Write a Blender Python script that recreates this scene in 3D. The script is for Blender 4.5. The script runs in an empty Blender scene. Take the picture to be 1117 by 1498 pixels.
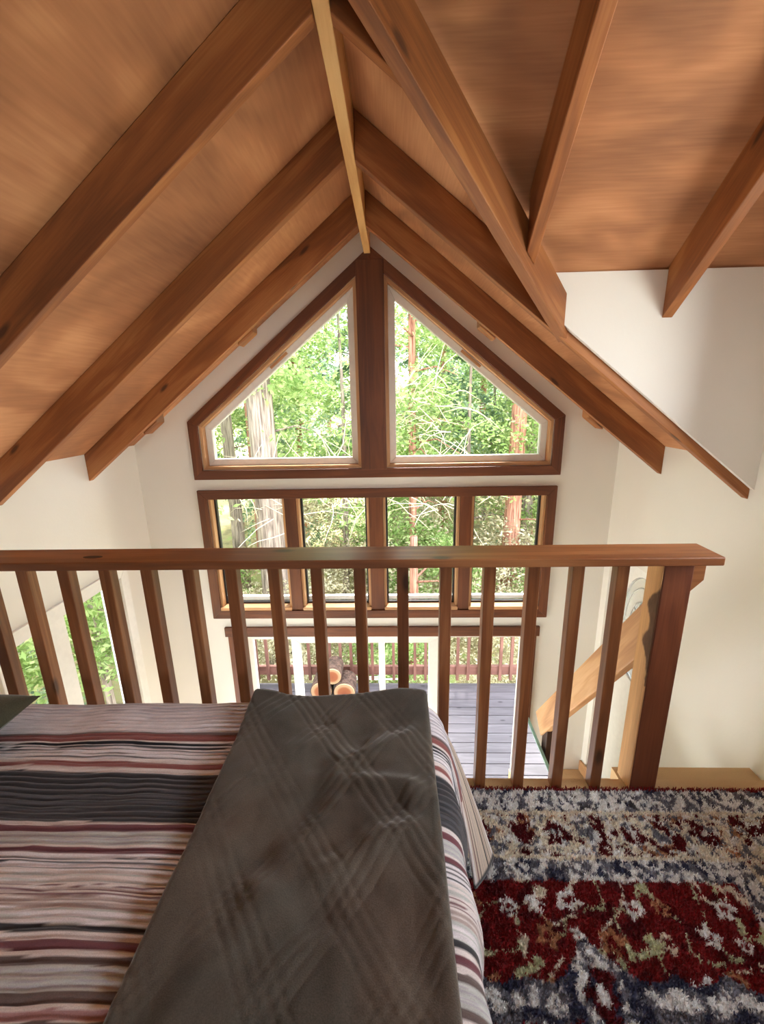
import bpy, math, random
import numpy as np
from mathutils import Vector, Matrix
from mathutils.geometry import tessellate_polygon

random.seed(7)
rng = np.random.default_rng(11)
scene = bpy.context.scene
COL = scene.collection

# ------------------------------------------------------------------ helpers
def link(o):
    COL.objects.link(o); return o

def tag(o, label=None, cat=None, group=None, kind=None):
    if label: o['label'] = label
    if cat: o['category'] = cat
    if group: o['group'] = group
    if kind: o['kind'] = kind
    return o

def empty(name, loc=(0, 0, 0)):
    o = bpy.data.objects.new(name, None)
    o.empty_display_size = .1
    o.location = loc
    return link(o)

class MB:
    """collects faces with uv (u runs along the grain)"""
    def __init__(s): s.v = []; s.f = []; s.uv = []
    def face(s, pts, uvs=None):
        i = len(s.v); s.v += [tuple(p) for p in pts]; s.f.append(tuple(range(i, i + len(pts))))
        s.uv += list(uvs) if uvs else [(p[0], p[1]) for p in pts]
    def hexa(s, c, uvs_off=None):
        """c: 8 corners, 0-3 the start section (ccw), 4-7 the end section"""
        i = len(s.v); s.v += [tuple(p) for p in c]
        L = (Vector(c[4]) - Vector(c[0])).length
        o = uvs_off if uvs_off is not None else random.random() * 5
        d = [(Vector(c[(k + 1) % 4]) - Vector(c[k])).length for k in range(4)]
        acc = [0, d[0], d[0] + d[1], d[0] + d[1] + d[2]]
        for k in range(4):
            n = (k + 1) % 4
            s.f.append((i + k, i + n, i + 4 + n, i + 4 + k))
            a, b = o + acc[k], o + acc[k] + d[k]
            s.uv += [(o, a), (o, b), (o + L, b), (o + L, a)]
        s.f.append((i + 3, i + 2, i + 1, i)); s.uv += [(o, o), (o + .03, o), (o + .03, o + d[1]), (o, o + d[1])]
        s.f.append((i + 4, i + 5, i + 6, i + 7)); s.uv += [(o, o), (o + .03, o), (o + .03, o + d[1]), (o, o + d[1])]
    def beam(s, p0, p1, up, w, h, cut=None):
        """box along p0-p1 (centre line), h along up, w sideways"""
        p0, p1, up = Vector(p0), Vector(p1), Vector(up)
        t = (p1 - p0).normalized(); sd = t.cross(up).normalized(); u = sd.cross(t).normalized()
        a, b = sd * w / 2, u * h / 2
        q = [-a - b, a - b, a + b, -a + b]
        s.hexa([p0 + k for k in q] + [p1 + k for k in q])
    def box(s, x0, x1, y0, y1, z0, z1, axis=None):
        d = [x1 - x0, y1 - y0, z1 - z0]
        if axis is None: axis = d.index(max(d))
        if axis == 0: c = [(x, y, z) for x in (x0, x1) for y, z in ((y0, z0), (y1, z0), (y1, z1), (y0, z1))]
        elif axis == 1: c = [(x, y, z) for y in (y0, y1) for z, x in ((z0, x0), (z1, x0), (z1, x1), (z0, x1))]
        else: c = [(x, y, z) for z in (z0, z1) for x, y in ((x0, y0), (x1, y0), (x1, y1), (x0, y1))]
        s.hexa(c)
    def plate(s, loops, fn, t0, t1, along=0):
        """polygon with holes in 2d, extruded from depth t0 to t1; fn(a,b,t)->xyz"""
        L = [[Vector((p[0], p[1], 0)) for p in lp] for lp in loops]
        flat = [p for lp in L for p in lp]
        for tri in tessellate_polygon(L):
            for t in (t0, t1):
                pts = [fn(flat[k].x, flat[k].y, t) for k in (tri if t == t0 else tri[::-1])]
                idx = tri if t == t0 else tri[::-1]
                s.face(pts, [(flat[k].x, flat[k].y) if along == 0 else (flat[k].y, flat[k].x) for k in idx])
        for lp in loops:
            n = len(lp)
            for k in range(n):
                a, b = lp[k], lp[(k + 1) % n]
                l = math.hypot(a[0] - b[0], a[1] - b[1])
                s.face([fn(*a, t0), fn(*b, t0), fn(*b, t1), fn(*a, t1)], [(0, 0), (l, 0), (l, t1 - t0), (0, t1 - t0)])
    def tube(s, pts, r, n=8, cap=True):
        pts = [Vector(p) for p in pts]; m = len(pts)
        rr = r if hasattr(r, '__len__') else [r] * m
        i = len(s.v); prev = None; acc = 0; us = []
        for k, p in enumerate(pts):
            t = (pts[min(k + 1, m - 1)] - pts[max(k - 1, 0)]).normalized()
            if prev is None:
                a = t.orthogonal().normalized()
            else:
                a = (prev - t * prev.dot(t)).normalized()
            prev = a; b = t.cross(a)
            if k: acc += (p - pts[k - 1]).length
            us.append(acc)
            for j in range(n):
                an = 2 * math.pi * j / n
                s.v.append(tuple(p + (a * math.cos(an) + b * math.sin(an)) * rr[k]))
        for k in range(m - 1):
            for j in range(n):
                j2 = (j + 1) % n
                s.f.append((i + k * n + j, i + k * n + j2, i + (k + 1) * n + j2, i + (k + 1) * n + j))
                s.uv += [(us[k], j / n), (us[k], (j + 1) / n), (us[k + 1], (j + 1) / n), (us[k + 1], j / n)]
        if cap:
            s.f.append(tuple(i + j for j in range(n))[::-1]); s.uv += [(0, 0)] * n
            s.f.append(tuple(i + (m - 1) * n + j for j in range(n))); s.uv += [(0, 0)] * n
    def build(s, name, mat, parent=None, bevel=0, smooth=False, weld=False):
        me = bpy.data.meshes.new(name)
        loc = Vector(parent.matrix_world.translation) if parent and parent.type == 'EMPTY' else Vector((0, 0, 0))
        if parent and parent.type == 'EMPTY': loc = Vector(parent.location)
        me.from_pydata([tuple(Vector(v) - loc) for v in s.v], [], s.f)
        uvl = me.uv_layers.new(name='UVMap')
        uvl.data.foreach_set('uv', np.array(s.uv, dtype=np.float32).ravel())
        me.materials.append(mat)
        me.update()
        o = link(bpy.data.objects.new(name, me))
        if smooth:
            me.polygons.foreach_set('use_smooth', [True] * len(me.polygons))
        if weld:
            w = o.modifiers.new('w', 'WELD'); w.merge_threshold = .0004
        if bevel:
            if not weld:
                pass
            b = o.modifiers.new('b', 'BEVEL'); b.width = bevel; b.segments = 2; b.limit_method = 'ANGLE'; b.angle_limit = math.radians(40)
        if parent: o.parent = parent
        return o

def grid_object(name, P, mat, parent=None, col=None, uv=None, smooth=True):
    """P: (n,m,3) array"""
    n, m = P.shape[:2]
    me = bpy.data.meshes.new(name)
    idx = np.arange(n * m).reshape(n, m)
    F = np.stack([idx[:-1, :-1], idx[1:, :-1], idx[1:, 1:], idx[:-1, 1:]], -1).reshape(-1, 4)
    off = np.array(parent.location) if parent and parent.type == 'EMPTY' else np.zeros(3)
    me.vertices.add(n * m); me.vertices.foreach_set('co', (P.reshape(-1, 3) - off).astype(np.float32).ravel())
    me.loops.add(len(F) * 4); me.loops.foreach_set('vertex_index', F.astype(np.int32).ravel())
    me.polygons.add(len(F)); me.polygons.foreach_set('loop_start', np.arange(0, len(F) * 4, 4, dtype=np.int32))
    me.update(calc_edges=True); me.validate()
    if col is not None:
        a = me.color_attributes.new('Col', 'FLOAT_COLOR', 'POINT')
        c = np.concatenate([col.reshape(-1, 3), np.ones((n * m, 1))], 1).astype(np.float32)
        a.data.foreach_set('color', c.ravel())
    if uv is not None:
        u = me.uv_layers.new(name='UVMap'); u.data.foreach_set('uv', uv.reshape(-1, 2)[F.ravel()].astype(np.float32).ravel())
    if smooth: me.polygons.foreach_set('use_smooth', [True] * len(me.polygons))
    me.materials.append(mat)
    o = link(bpy.data.objects.new(name, me))
    if parent: o.parent = parent
    return o

def raw_mesh(name, V, F, mats, col=None):
    """V (n,3), F (k,4)"""
    me = bpy.data.meshes.new(name)
    k = F.shape[1]
    me.vertices.add(len(V)); me.vertices.foreach_set('co', V.astype(np.float32).ravel())
    me.loops.add(len(F) * k); me.loops.foreach_set('vertex_index', F.astype(np.int32).ravel())
    me.polygons.add(len(F)); me.polygons.foreach_set('loop_start', np.arange(0, len(F) * k, k, dtype=np.int32))
    me.update(calc_edges=True)
    if col is not None:
        a = me.color_attributes.new('Col', 'FLOAT_COLOR', 'POINT')
        a.data.foreach_set('color', np.concatenate([col, np.ones((len(col), 1))], 1).astype(np.float32).ravel())
    for m in mats: me.materials.append(m)
    return me

def vnoise(x, y, seed=0):
    """lattice value noise in [0,1]"""
    xi = np.floor(x).astype(np.int64); yi = np.floor(y).astype(np.int64)
    fx = x - xi; fy = y - yi
    fx = fx * fx * (3 - 2 * fx); fy = fy * fy * (3 - 2 * fy)
    def h(a, b):
        n = (a * 374761393 + b * 668265263 + seed * 974711) & 0xffffffff
        n = ((n ^ (n >> 13)) * 1274126177) & 0xffffffff
        return ((n ^ (n >> 16)) & 0xffff) / 65535.
    return (h(xi, yi) * (1 - fx) + h(xi + 1, yi) * fx) * (1 - fy) + (h(xi, yi + 1) * (1 - fx) + h(xi + 1, yi + 1) * fx) * fy

def fbm(x, y, seed=0, o=3):
    r = 0; a = .5; t = 0
    for k in range(o):
        r = r + a * vnoise(x * 2 ** k, y * 2 ** k, seed + k * 17); t += a; a *= .5
    return r / t

def srgb(r, g, b):
    f = lambda c: ((c / 255 + .055) / 1.055) ** 2.4 if c > 10 else c / 255 / 12.92
    return (f(r), f(g), f(b), 1)
def lin(r, g, b): return np.array(srgb(r, g, b)[:3])

# ------------------------------------------------------------------ materials
def newmat(name):
    m = bpy.data.materials.new(name); m.use_nodes = True
    nt = m.node_tree; nt.nodes.clear()
    out = nt.nodes.new('ShaderNodeOutputMaterial')
    bs = nt.nodes.new('ShaderNodeBsdfPrincipled')
    nt.links.new(bs.outputs[0], out.inputs[0])
    return m, nt, bs
def N(nt, t, **kw):
    n = nt.nodes.new('ShaderNode' + t)
    for k, v in kw.items(): setattr(n, k, v)
    return n
def ramp(nt, stops, src, interp='LINEAR'):
    r = N(nt, 'ValToRGB'); r.color_ramp.interpolation = interp
    e = r.color_ramp.elements
    while len(e) < len(stops): e.new(.5)
    for k, (p, c) in enumerate(stops): e[k].position = p; e[k].color = c if len(c) == 4 else (*c, 1)
    nt.links.new(src, r.inputs[0]); return r

def wood(name, dark, mid, light, rough=.55, rings=9, knots=True, grain=.35, bump=.15):
    m, nt, bs = newmat(name); L = nt.links.new
    tc = N(nt, 'TexCoord'); oi = N(nt, 'ObjectInfo')
    vm = N(nt, 'VectorMath', operation='MULTIPLY_ADD'); vm.inputs[1].default_value = (1, 1, 1)
    sh = N(nt, 'CombineXYZ'); mul = N(nt, 'Math', operation='MULTIPLY'); mul.inputs[1].default_value = 37
    L(oi.outputs['Random'], mul.inputs[0]); L(mul.outputs[0], sh.inputs[0]); L(mul.outputs[0], sh.inputs[1])
    L(tc.outputs['UV'], vm.inputs[0]); L(sh.outputs[0], vm.inputs[2])
    mp = N(nt, 'Mapping'); mp.inputs['Scale'].default_value = (1.1, rings, 1); L(vm.outputs[0], mp.inputs[0])
    n1 = N(nt, 'TexNoise'); n1.inputs['Scale'].default_value = 1.0; n1.inputs['Detail'].default_value = 3; n1.inputs['Distortion'].default_value = .8
    L(mp.outputs[0], n1.inputs['Vector'])
    # growth rings from the noise field
    sn = N(nt, 'Math', operation='MULTIPLY'); sn.inputs[1].default_value = 20; L(n1.outputs['Fac'], sn.inputs[0])
    s2 = N(nt, 'Math', operation='SINE'); L(sn.outputs[0], s2.inputs[0])
    s3 = N(nt, 'Math', operation='MULTIPLY_ADD'); s3.inputs[1].default_value = .5; s3.inputs[2].default_value = .5; L(s2.outputs[0], s3.inputs[0])
    mp2 = N(nt, 'Mapping'); mp2.inputs['Scale'].default_value = (6, 160, 1); L(vm.outputs[0], mp2.inputs[0])
    n2 = N(nt, 'TexNoise'); n2.inputs['Scale'].default_value = 1; n2.inputs['Detail'].default_value = 2; L(mp2.outputs[0], n2.inputs['Vector'])
    mx = N(nt, 'Mix', data_type='FLOAT'); mx.inputs[0].default_value = grain + .2
    L(s3.outputs[0], mx.inputs[2]); L(n2.outputs['Fac'], mx.inputs[3])
    mp3 = N(nt, 'Mapping'); mp3.inputs['Scale'].default_value = (.7, 2.2, 1); L(vm.outputs[0], mp3.inputs[0])
    n3 = N(nt, 'TexNoise'); n3.inputs['Scale'].default_value = 1.6; n3.inputs['Detail'].default_value = 2; L(mp3.outputs[0], n3.inputs['Vector'])
    m2 = N(nt, 'Mix', data_type='FLOAT'); m2.inputs[0].default_value = .62
    L(mx.outputs[0], m2.inputs[2]); L(n3.outputs['Fac'], m2.inputs[3])
    r = ramp(nt, [(.22, dark), (.5, mid), (.8, light)], m2.outputs[0])
    colour = r.outputs[0]
    if knots:
        mp4 = N(nt, 'Mapping'); mp4.inputs['Scale'].default_value = (2.0, 5.0, 1); L(vm.outputs[0], mp4.inputs[0])
        vo = N(nt, 'TexVoronoi'); vo.inputs['Scale'].default_value = 1.0; vo.voronoi_dimensions = '2D'; L(mp4.outputs[0], vo.inputs['Vector'])
        kr = ramp(nt, [(.035, (1, 1, 1)), (.085, (0, 0, 0))], vo.outputs['Distance'])
        sp = N(nt, 'SeparateColor'); L(vo.outputs['Color'], sp.inputs[0])
        gt = N(nt, 'Math', operation='GREATER_THAN'); gt.inputs[1].default_value = .62; L(sp.outputs[0], gt.inputs[0])
        km = N(nt, 'Math', operation='MULTIPLY'); L(kr.outputs[0], km.inputs[0]); L(gt.outputs[0], km.inputs[1])
        k2 = N(nt, 'Math', operation='MULTIPLY'); k2.inputs[1].default_value = .8; L(km.outputs[0], k2.inputs[0])
        mc = N(nt, 'Mix', data_type='RGBA'); L(k2.outputs[0], mc.inputs[0]); L(colour, mc.inputs[6])
        mc.inputs[7].default_value = (dark[0] * .3, dark[1] * .25, dark[2] * .3, 1)
        colour = mc.outputs[2]
    hsv = N(nt, 'HueSaturation')
    vr = N(nt, 'MapRange'); vr.inputs[3].default_value = .86; vr.inputs[4].default_value = 1.14; L(oi.outputs['Random'], vr.inputs[0])
    L(vr.outputs[0], hsv.inputs['Value']); L(colour, hsv.inputs['Color'])
    L(hsv.outputs[0], bs.inputs['Base Color'])
    bs.inputs['Roughness'].default_value = rough
    bp = N(nt, 'Bump'); bp.inputs['Strength'].default_value = bump; bp.inputs['Distance'].default_value = .002
    L(n2.outputs['Fac'], bp.inputs['Height']); L(bp.outputs[0], bs.inputs['Normal'])
    return m

def plaster(name, c, var=.04, scale=60, bump=.12):
    m, nt, bs = newmat(name); L = nt.links.new
    tc = N(nt, 'TexCoord')
    n = N(nt, 'TexNoise'); n.inputs['Scale'].default_value = 2.2; n.inputs['Detail'].default_value = 2; L(tc.outputs['Object'], n.inputs['Vector'])
    r = ramp(nt, [(.3, tuple(v * (1 - var) for v in c)), (.7, c)], n.outputs['Fac'])
    L(r.outputs[0], bs.inputs['Base Color']); bs.inputs['Roughness'].default_value = .75
    n2 = N(nt, 'TexNoise'); n2.inputs['Scale'].default_value = scale; n2.inputs['Detail'].default_value = 3; L(tc.outputs['Object'], n2.inputs['Vector'])
    bp = N(nt, 'Bump'); bp.inputs['Strength'].default_value = bump; bp.inputs['Distance'].default_value = .004
    L(n2.outputs['Fac'], bp.inputs['Height']); L(bp.outputs[0], bs.inputs['Normal'])
    return m

def plain(name, c, rough=.5, metal=0, noise=.06, scale=30):
    m, nt, bs = newmat(name); L = nt.links.new
    tc = N(nt, 'TexCoord')
    n = N(nt, 'TexNoise'); n.inputs['Scale'].default_value = scale; n.inputs['Detail'].default_value = 3; L(tc.outputs['Object'], n.inputs['Vector'])
    r = ramp(nt, [(.3, tuple(v * (1 - noise) for v in c[:3])), (.7, tuple(min(1, v * (1 + noise)) for v in c[:3]))], n.outputs['Fac'])
    L(r.outputs[0], bs.inputs['Base Color']); bs.inputs['Roughness'].default_value = rough; bs.inputs['Metallic'].default_value = metal
    return m

def vcol(name, rough=.9, sheen=0, bump=0, bscale=400, var=0., sheen_tint=(1, 1, 1, 1)):
    m, nt, bs = newmat(name); L = nt.links.new
    a = N(nt, 'Attribute'); a.attribute_name = 'Col'
    tc = N(nt, 'TexCoord')
    n = N(nt, 'TexNoise'); n.inputs['Scale'].default_value = bscale; n.inputs['Detail'].default_value = 2; L(tc.outputs['Object'], n.inputs['Vector'])
    if var:
        h = N(nt, 'HueSaturation'); mr = N(nt, 'MapRange'); mr.inputs[3].default_value = 1 - var; mr.inputs[4].default_value = 1 + var
        mr.inputs[1].default_value = .3; mr.inputs[2].default_value = .7
        L(n.outputs['Fac'], mr.inputs[0]); L(mr.outputs[0], h.inputs['Value']); L(a.outputs['Color'], h.inputs['Color']); L(h.outputs[0], bs.inputs['Base Color'])
    else:
        L(a.outputs['Color'], bs.inputs['Base Color'])
    bs.inputs['Roughness'].default_value = rough
    bs.inputs['Specular IOR Level'].default_value = .15
    bs.inputs['Sheen Weight'].default_value = sheen; bs.inputs['Sheen Roughness'].default_value = .4; bs.inputs['Sheen Tint'].default_value = sheen_tint
    if bump:
        bp = N(nt, 'Bump'); bp.inputs['Strength'].default_value = bump; bp.inputs['Distance'].default_value = .002
        L(n.outputs['Fac'], bp.inputs['Height']); L(bp.outputs[0], bs.inputs['Normal'])
    return m

def leafmat(name, a, b, c, trans=.5):
    m = bpy.data.materials.new(name); m.use_nodes = True; nt = m.node_tree; nt.nodes.clear(); L = nt.links.new
    out = N(nt, 'OutputMaterial')
    geo = N(nt, 'NewGeometry'); oi = N(nt, 'ObjectInfo')
    tc = N(nt, 'TexCoord')
    n = N(nt, 'TexNoise'); n.inputs['Scale'].default_value = .9; n.inputs['Detail'].default_value = 2; L(tc.outputs['Object'], n.inputs['Vector'])
    ad = N(nt, 'Mix', data_type='FLOAT'); ad.inputs[0].default_value = .45
    L(n.outputs['Fac'], ad.inputs[2]); L(geo.outputs['Random Per Island'], ad.inputs[3])
    r = ramp(nt, [(.2, a), (.5, b), (.8, c)], ad.outputs[0])
    d = N(nt, 'BsdfDiffuse'); t = N(nt, 'BsdfTranslucent'); mx = N(nt, 'MixShader'); mx.inputs[0].default_value = trans
    L(r.outputs[0], d.inputs[0]); L(r.outputs[0], t.inputs[0]); L(d.outputs[0], mx.inputs[1]); L(t.outputs[0], mx.inputs[2])
    L(mx.outputs[0], out.inputs[0])
    return m

def glassmat(name, tint=(1, 1, 1, 1), refl=.05):
    m = bpy.data.materials.new(name); m.use_nodes = True; nt = m.node_tree; nt.nodes.clear(); L = nt.links.new
    out = N(nt, 'OutputMaterial'); t = N(nt, 'BsdfTransparent'); t.inputs[0].default_value = tint
    g = N(nt, 'BsdfGlossy'); g.inputs['Roughness'].default_value = .02
    fr = N(nt, 'Fresnel'); fr.inputs[0].default_value = 1.12
    mx = N(nt, 'MixShader'); L(fr.outputs[0], mx.inputs[0]); L(t.outputs[0], mx.inputs[1]); L(g.outputs[0], mx.inputs[2])
    L(mx.outputs[0], out.inputs[0]); return m

M = {}
M['rafter'] = wood('rafter_wood', srgb(96, 52, 24), srgb(144, 86, 42), srgb(186, 126, 72), rough=.6)
M['ridge'] = wood('ridge_wood', srgb(186, 132, 72), srgb(216, 168, 106), srgb(234, 194, 134), rough=.6)
M['ply'] = wood('plywood', srgb(114, 71, 44), srgb(164, 110, 72), srgb(206, 152, 108), rough=.7, rings=3.2, knots=False, grain=.3, bump=.06)
M['rail'] = wood('rail_wood', srgb(92, 50, 28), srgb(132, 80, 46), srgb(176, 120, 76), rough=.34, rings=16)
M['postw'] = wood('post_wood', srgb(60, 25, 13), srgb(94, 44, 22), srgb(132, 74, 42), rough=.5, rings=7)
M['casing'] = wood('casing_wood', srgb(74, 36, 16), srgb(102, 54, 26), srgb(132, 76, 40), rough=.5, rings=14, knots=False)
M['natural'] = wood('natural_wood', srgb(160, 110, 70), srgb(198, 150, 105), srgb(222, 184, 140), rough=.5, knots=False)
M['darkwood'] = wood('dark_wood', srgb(38, 20, 14), srgb(58, 32, 22), srgb(76, 44, 30), rough=.5, knots=False)
M['redwood'] = wood('redwood_rail', srgb(92, 58, 50), srgb(128, 86, 76), srgb(156, 112, 100), rough=.7, knots=False)
M['deck'] = wood('deck_boards', srgb(72, 65, 70), srgb(96, 88, 94), srgb(118, 110, 116), rough=.6, rings=12, grain=.4)
M['wall'] = plaster('wall_plaster', (.80, .77, .71))
M['white'] = plain('white_vinyl', (.82, .80, .76), rough=.4, noise=.03)
M['whitedoor'] = plain('white_paint', (.85, .84, .80), rough=.4, noise=.03)
M['track'] = plain('dark_gasket', (.02, .018, .02), rough=.5)
M['glass'] = glassmat('window_glass')
M['bluegrey'] = plain('grey_muntin', (.38, .45, .50), rough=.5)
M['teal'] = plain('green_glass_edge', (.30, .52, .47), rough=.15)
M['carpet'] = plaster('tan_carpet', srgb(214, 180, 136)[:3], var=.2, scale=350, bump=.8)
M['lowerfloor'] = wood('lower_floor', srgb(206, 192, 174), srgb(222, 210, 194), srgb(234, 224, 210), knots=False)
M['basefab'] = plain('charcoal_base', (.035, .035, .042), rough=.9, noise=.3, scale=90)
M['leaf_a'] = leafmat('leaf_fresh', srgb(104, 134, 74), srgb(160, 184, 116), srgb(218, 226, 178), .55)
M['leaf_b'] = leafmat('leaf_conifer', srgb(88, 114, 94), srgb(138, 162, 132), srgb(196, 212, 186), .45)
M['leaf_c'] = leafmat('leaf_dry', srgb(140, 126, 104), srgb(186, 176, 146), srgb(226, 220, 196), .4)
M['brass'] = plain('brass', (.6, .45, .2), rough=.3, metal=1, noise=.02)

def bark(name, a, b):
    m, nt, bs = newmat(name); L = nt.links.new
    tc = N(nt, 'TexCoord'); mp = N(nt, 'Mapping'); mp.inputs['Scale'].default_value = (9, 9, .7); L(tc.outputs['Object'], mp.inputs[0])
    n = N(nt, 'TexNoise'); n.inputs['Scale'].default_value = 2.5; n.inputs['Detail'].default_value = 5; n.inputs['Distortion'].default_value = .5; L(mp.outputs[0], n.inputs['Vector'])
    r = ramp(nt, [(.32, a), (.62, b)], n.outputs['Fac']); L(r.outputs[0], bs.inputs['Base Color']); bs.inputs['Roughness'].default_value = .95
    bp = N(nt, 'Bump'); bp.inputs['Strength'].default_value = .9; bp.inputs['Distance'].default_value = .05; L(n.outputs['Fac'], bp.inputs['Height']); L(bp.outputs[0], bs.inputs['Normal'])
    return m
M['bark_grey'] = bark('bark_grey', srgb(92, 78, 72), srgb(178, 160, 150))
M['bark_red'] = bark('bark_red', srgb(112, 66, 54), srgb(196, 142, 122))
M['bark_log'] = bark('bark_log', srgb(64, 46, 40), srgb(110, 84, 72))
M['twig'] = plain('twig', srgb(206, 190, 168)[:3], rough=.9, noise=.15)

# ------------------------------------------------------------------ key numbers (metres; loft floor z = 0, camera above origin)
XR, XL, XC = 1.53, -1.83, -.155       # right wall, left wall, ridge line
YG, YB = 3.0, -2.6                     # gable wall, back wall
ZF = -2.44                             # ground floor and deck
ZR, SL = 2.365, .785                   # ceiling height at the ridge, slope
YD = 1.12                              # dormer ridge line
def zmain(x): return ZR - SL * abs(x - XC)
def zdorm(y): return ZR - SL * abs(y - YD)
XV, YC1, YC0 = .61, 1.88, .36          # where the valleys meet the dormer eaves

# ------------------------------------------------------------------ setting
def struct(o): o['kind'] = 'structure'; return o
T = .03
# gable wall with its openings
trap_open = [(-1.345, .895), (1.062, .895), (1.062, 1.165), (XC, 2.12), (-1.345, 1.165)]
# (the slopes of the opening follow the roof)
_s = (2.245 - 1.205) / 1.284
trap_open = [(-1.357, .867), (1.078, .867), (1.078, 2.245 - _s * 1.218 - .084), (-.14, 2.161), (-1.357, 2.245 - _s * 1.217 - .084)]
row_open = [(-1.355, -.225), (1.07, -.225), (1.07, .655), (-1.355, .655)]
door_open = [(-1.25, ZF), (1.01, ZF), (1.01, -.455), (-1.25, -.455)]
m = MB()
outer = [(XL - .1, ZF - .1), (door_open[0][0], ZF - .1), (door_open[0][0], -.455), (1.01, -.455), (1.01, ZF - .1), (XR + .1, ZF - .1), (XR + .1, zmain(XR) - .06), (XC, ZR + T), (XL - .1, zmain(XL) - .06)]
m.plate([outer, trap_open, row_open], lambda a, b, t: (a, t, b), YG, YG + .14)
struct(m.build('wall_front', M['wall']))

# left wall with a window
lw = [(1.72, -1.0), (2.56, -1.0), (2.56, .24), (1.72, .24)]
lw_fill = [(.9, -2.25), (2.5, -2.25), (2.5, -1.2), (.9, -1.2)]  # added opening for the low fill lamp, hidden from the camera
m = MB(); m.plate([[(YB - .1, ZF - .1), (YG, ZF - .1), (YG, zmain(XL) + .02), (YB - .1, zmain(XL) + .02)], lw, lw_fill], lambda a, b, t: (t, a, b), XL - .12, XL)
struct(m.build('wall_left', M['wall']))
# right wall rising into the dormer, with the dormer window and the entry door opening
ed = (2.16, 2.92, -1.72, .27)
dw = [(.45, .95), (1.38, .95), (1.38, 1.78), (.45, 1.78)]
edh = [(ed[0], ed[2]), (ed[1], ed[2]), (ed[1], ed[3]), (ed[0], ed[3])]
m = MB()
m.plate([[(YB - .1, ZF - .1), (YG, ZF - .1), (YG, zmain(XR) + .02), (YC1, zmain(XR) + .02), (YC1, zdorm(YC1)), (YD, ZR + .02), (YC0, zdorm(YC0)), (YC0, zmain(XR) + .02), (YB - .1, zmain(XR) + .02)], dw, edh],
        lambda a, b, t: (t, a, b), XR, XR + .12)
struct(m.build('wall_right', M['wall']))
# back wall
bw = [(-1.0, .7), (.7, .7), (.7, 1.55), (-1.0, 1.55)]
bw2 = [(-1.2, -1.6), (.9, -1.6), (.9, -.5), (-1.2, -.5)]
m = MB(); m.plate([[(XL - .1, ZF - .1), (XR + .1, ZF - .1), (XR + .1, zmain(XR) - .06), (XC, ZR + T), (XL - .1, zmain(XL) - .06)], bw, bw2], lambda a, b, t: (a, t, b), YB - .12, YB)
struct(m.build('wall_back', M['ply']))
# cheek walls of the dormer
def cheek(y0, y1, name):
    m = MB(); zb = lambda x: zmain(x) - .115
    m.plate([[(.62, zdorm(YC1) + .02), (.62, zb(.62)), (XR, zb(XR)), (XR, zdorm(YC1) + .02)]], lambda a, b, t: (a, t, b), y0, y1)
    return struct(m.build(name, M['wall']))
cheek(1.842, 1.862, 'wall_dormer'); cheek(.378, .398, 'wall_dormer.001')

# ceiling: plywood sheets over the rafters
m = MB()
e = .012
m.plate([[(YB - .1, 0), (YG + .4, 0), (YG + .4, 1), (YB - .1, 1)]], lambda a, b, t: (XC - (XC - XL + .15) * (1 - b), a, zmain(XC - (XC - XL + .15) * (1 - b)) + t), 0, .03)
def rs(loop): m.plate([loop], lambda a, b, t: (b, a, zmain(b) + t), 0, .03)
rs([(YG + .4, XC), (YG + .4, XR + .15), (YC1, XR + .15), (YC1, XV), (YD, XC), (YC0, XV), (YC0, XR + .15), (YB - .1, XR + .15), (YB - .1, XC)])
m.plate([[(XC, YD), (XR + .15, YD), (XR + .15, YC1), (XV, YC1)]], lambda a, b, t: (a, b, zdorm(b) + t), 0, .03)
m.plate([[(XC, YD), (XV, YC0), (XR + .15, YC0), (XR + .15, YD)]], lambda a, b, t: (a, b, zdorm(b) + t), 0, .03)
struct(m.build('ceiling', M['ply']))

# loft floor (carpet) and the floor below
FE = 1.27
m = MB(); m.plate([[(XL, YB), (XR, YB), (XR, FE), (XL, FE)]], lambda a, b, t: (a, b, t), -.24, 0); struct(m.build('floor', M['carpet'], bevel=.012))
m = MB(); m.plate([[(XL, YB), (XR, YB), (XR, YG), (XL, YG)]], lambda a, b, t: (a, b, t), ZF - .08, ZF - .004); struct(m.build('floor_lower', M['lowerfloor']))

# ------------------------------------------------------------------ windows
def frame_ring(m, outer, inner, fn, t0, t1):
    """mitred frame between two loops of the same length"""
    n = len(outer)
    for k in range(n):
        a, b = outer[k], outer[(k + 1) % n]; c, d = inner[(k + 1) % n], inner[k]
        C0 = [fn(*a, t0), fn(*d, t0), fn(*d, t1), fn(*a, t1)]
        C1 = [fn(*b, t0), fn(*c, t0), fn(*c, t1), fn(*b, t1)]
        m.hexa(C0 + C1)
def inset(loop, d):
    """inset a convex ccw loop by d"""
    n = len(loop); out = []
    for k in range(n):
        p0, p1, p2 = Vector(loop[k - 1]), Vector(loop[k]), Vector(loop[(k + 1) % n])
        e1, e2 = (p1 - p0).normalized(), (p2 - p1).normalized()
        n1, n2 = Vector((-e1.y, e1.x)), Vector((-e2.y, e2.x))
        b = n1 + n2; s = 2 * d / b.dot(b) if b.dot(b) else 0
        out.append(tuple(p1 + b * s))
    return out
fy = lambda a, b, t: (a, t, b)

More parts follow.
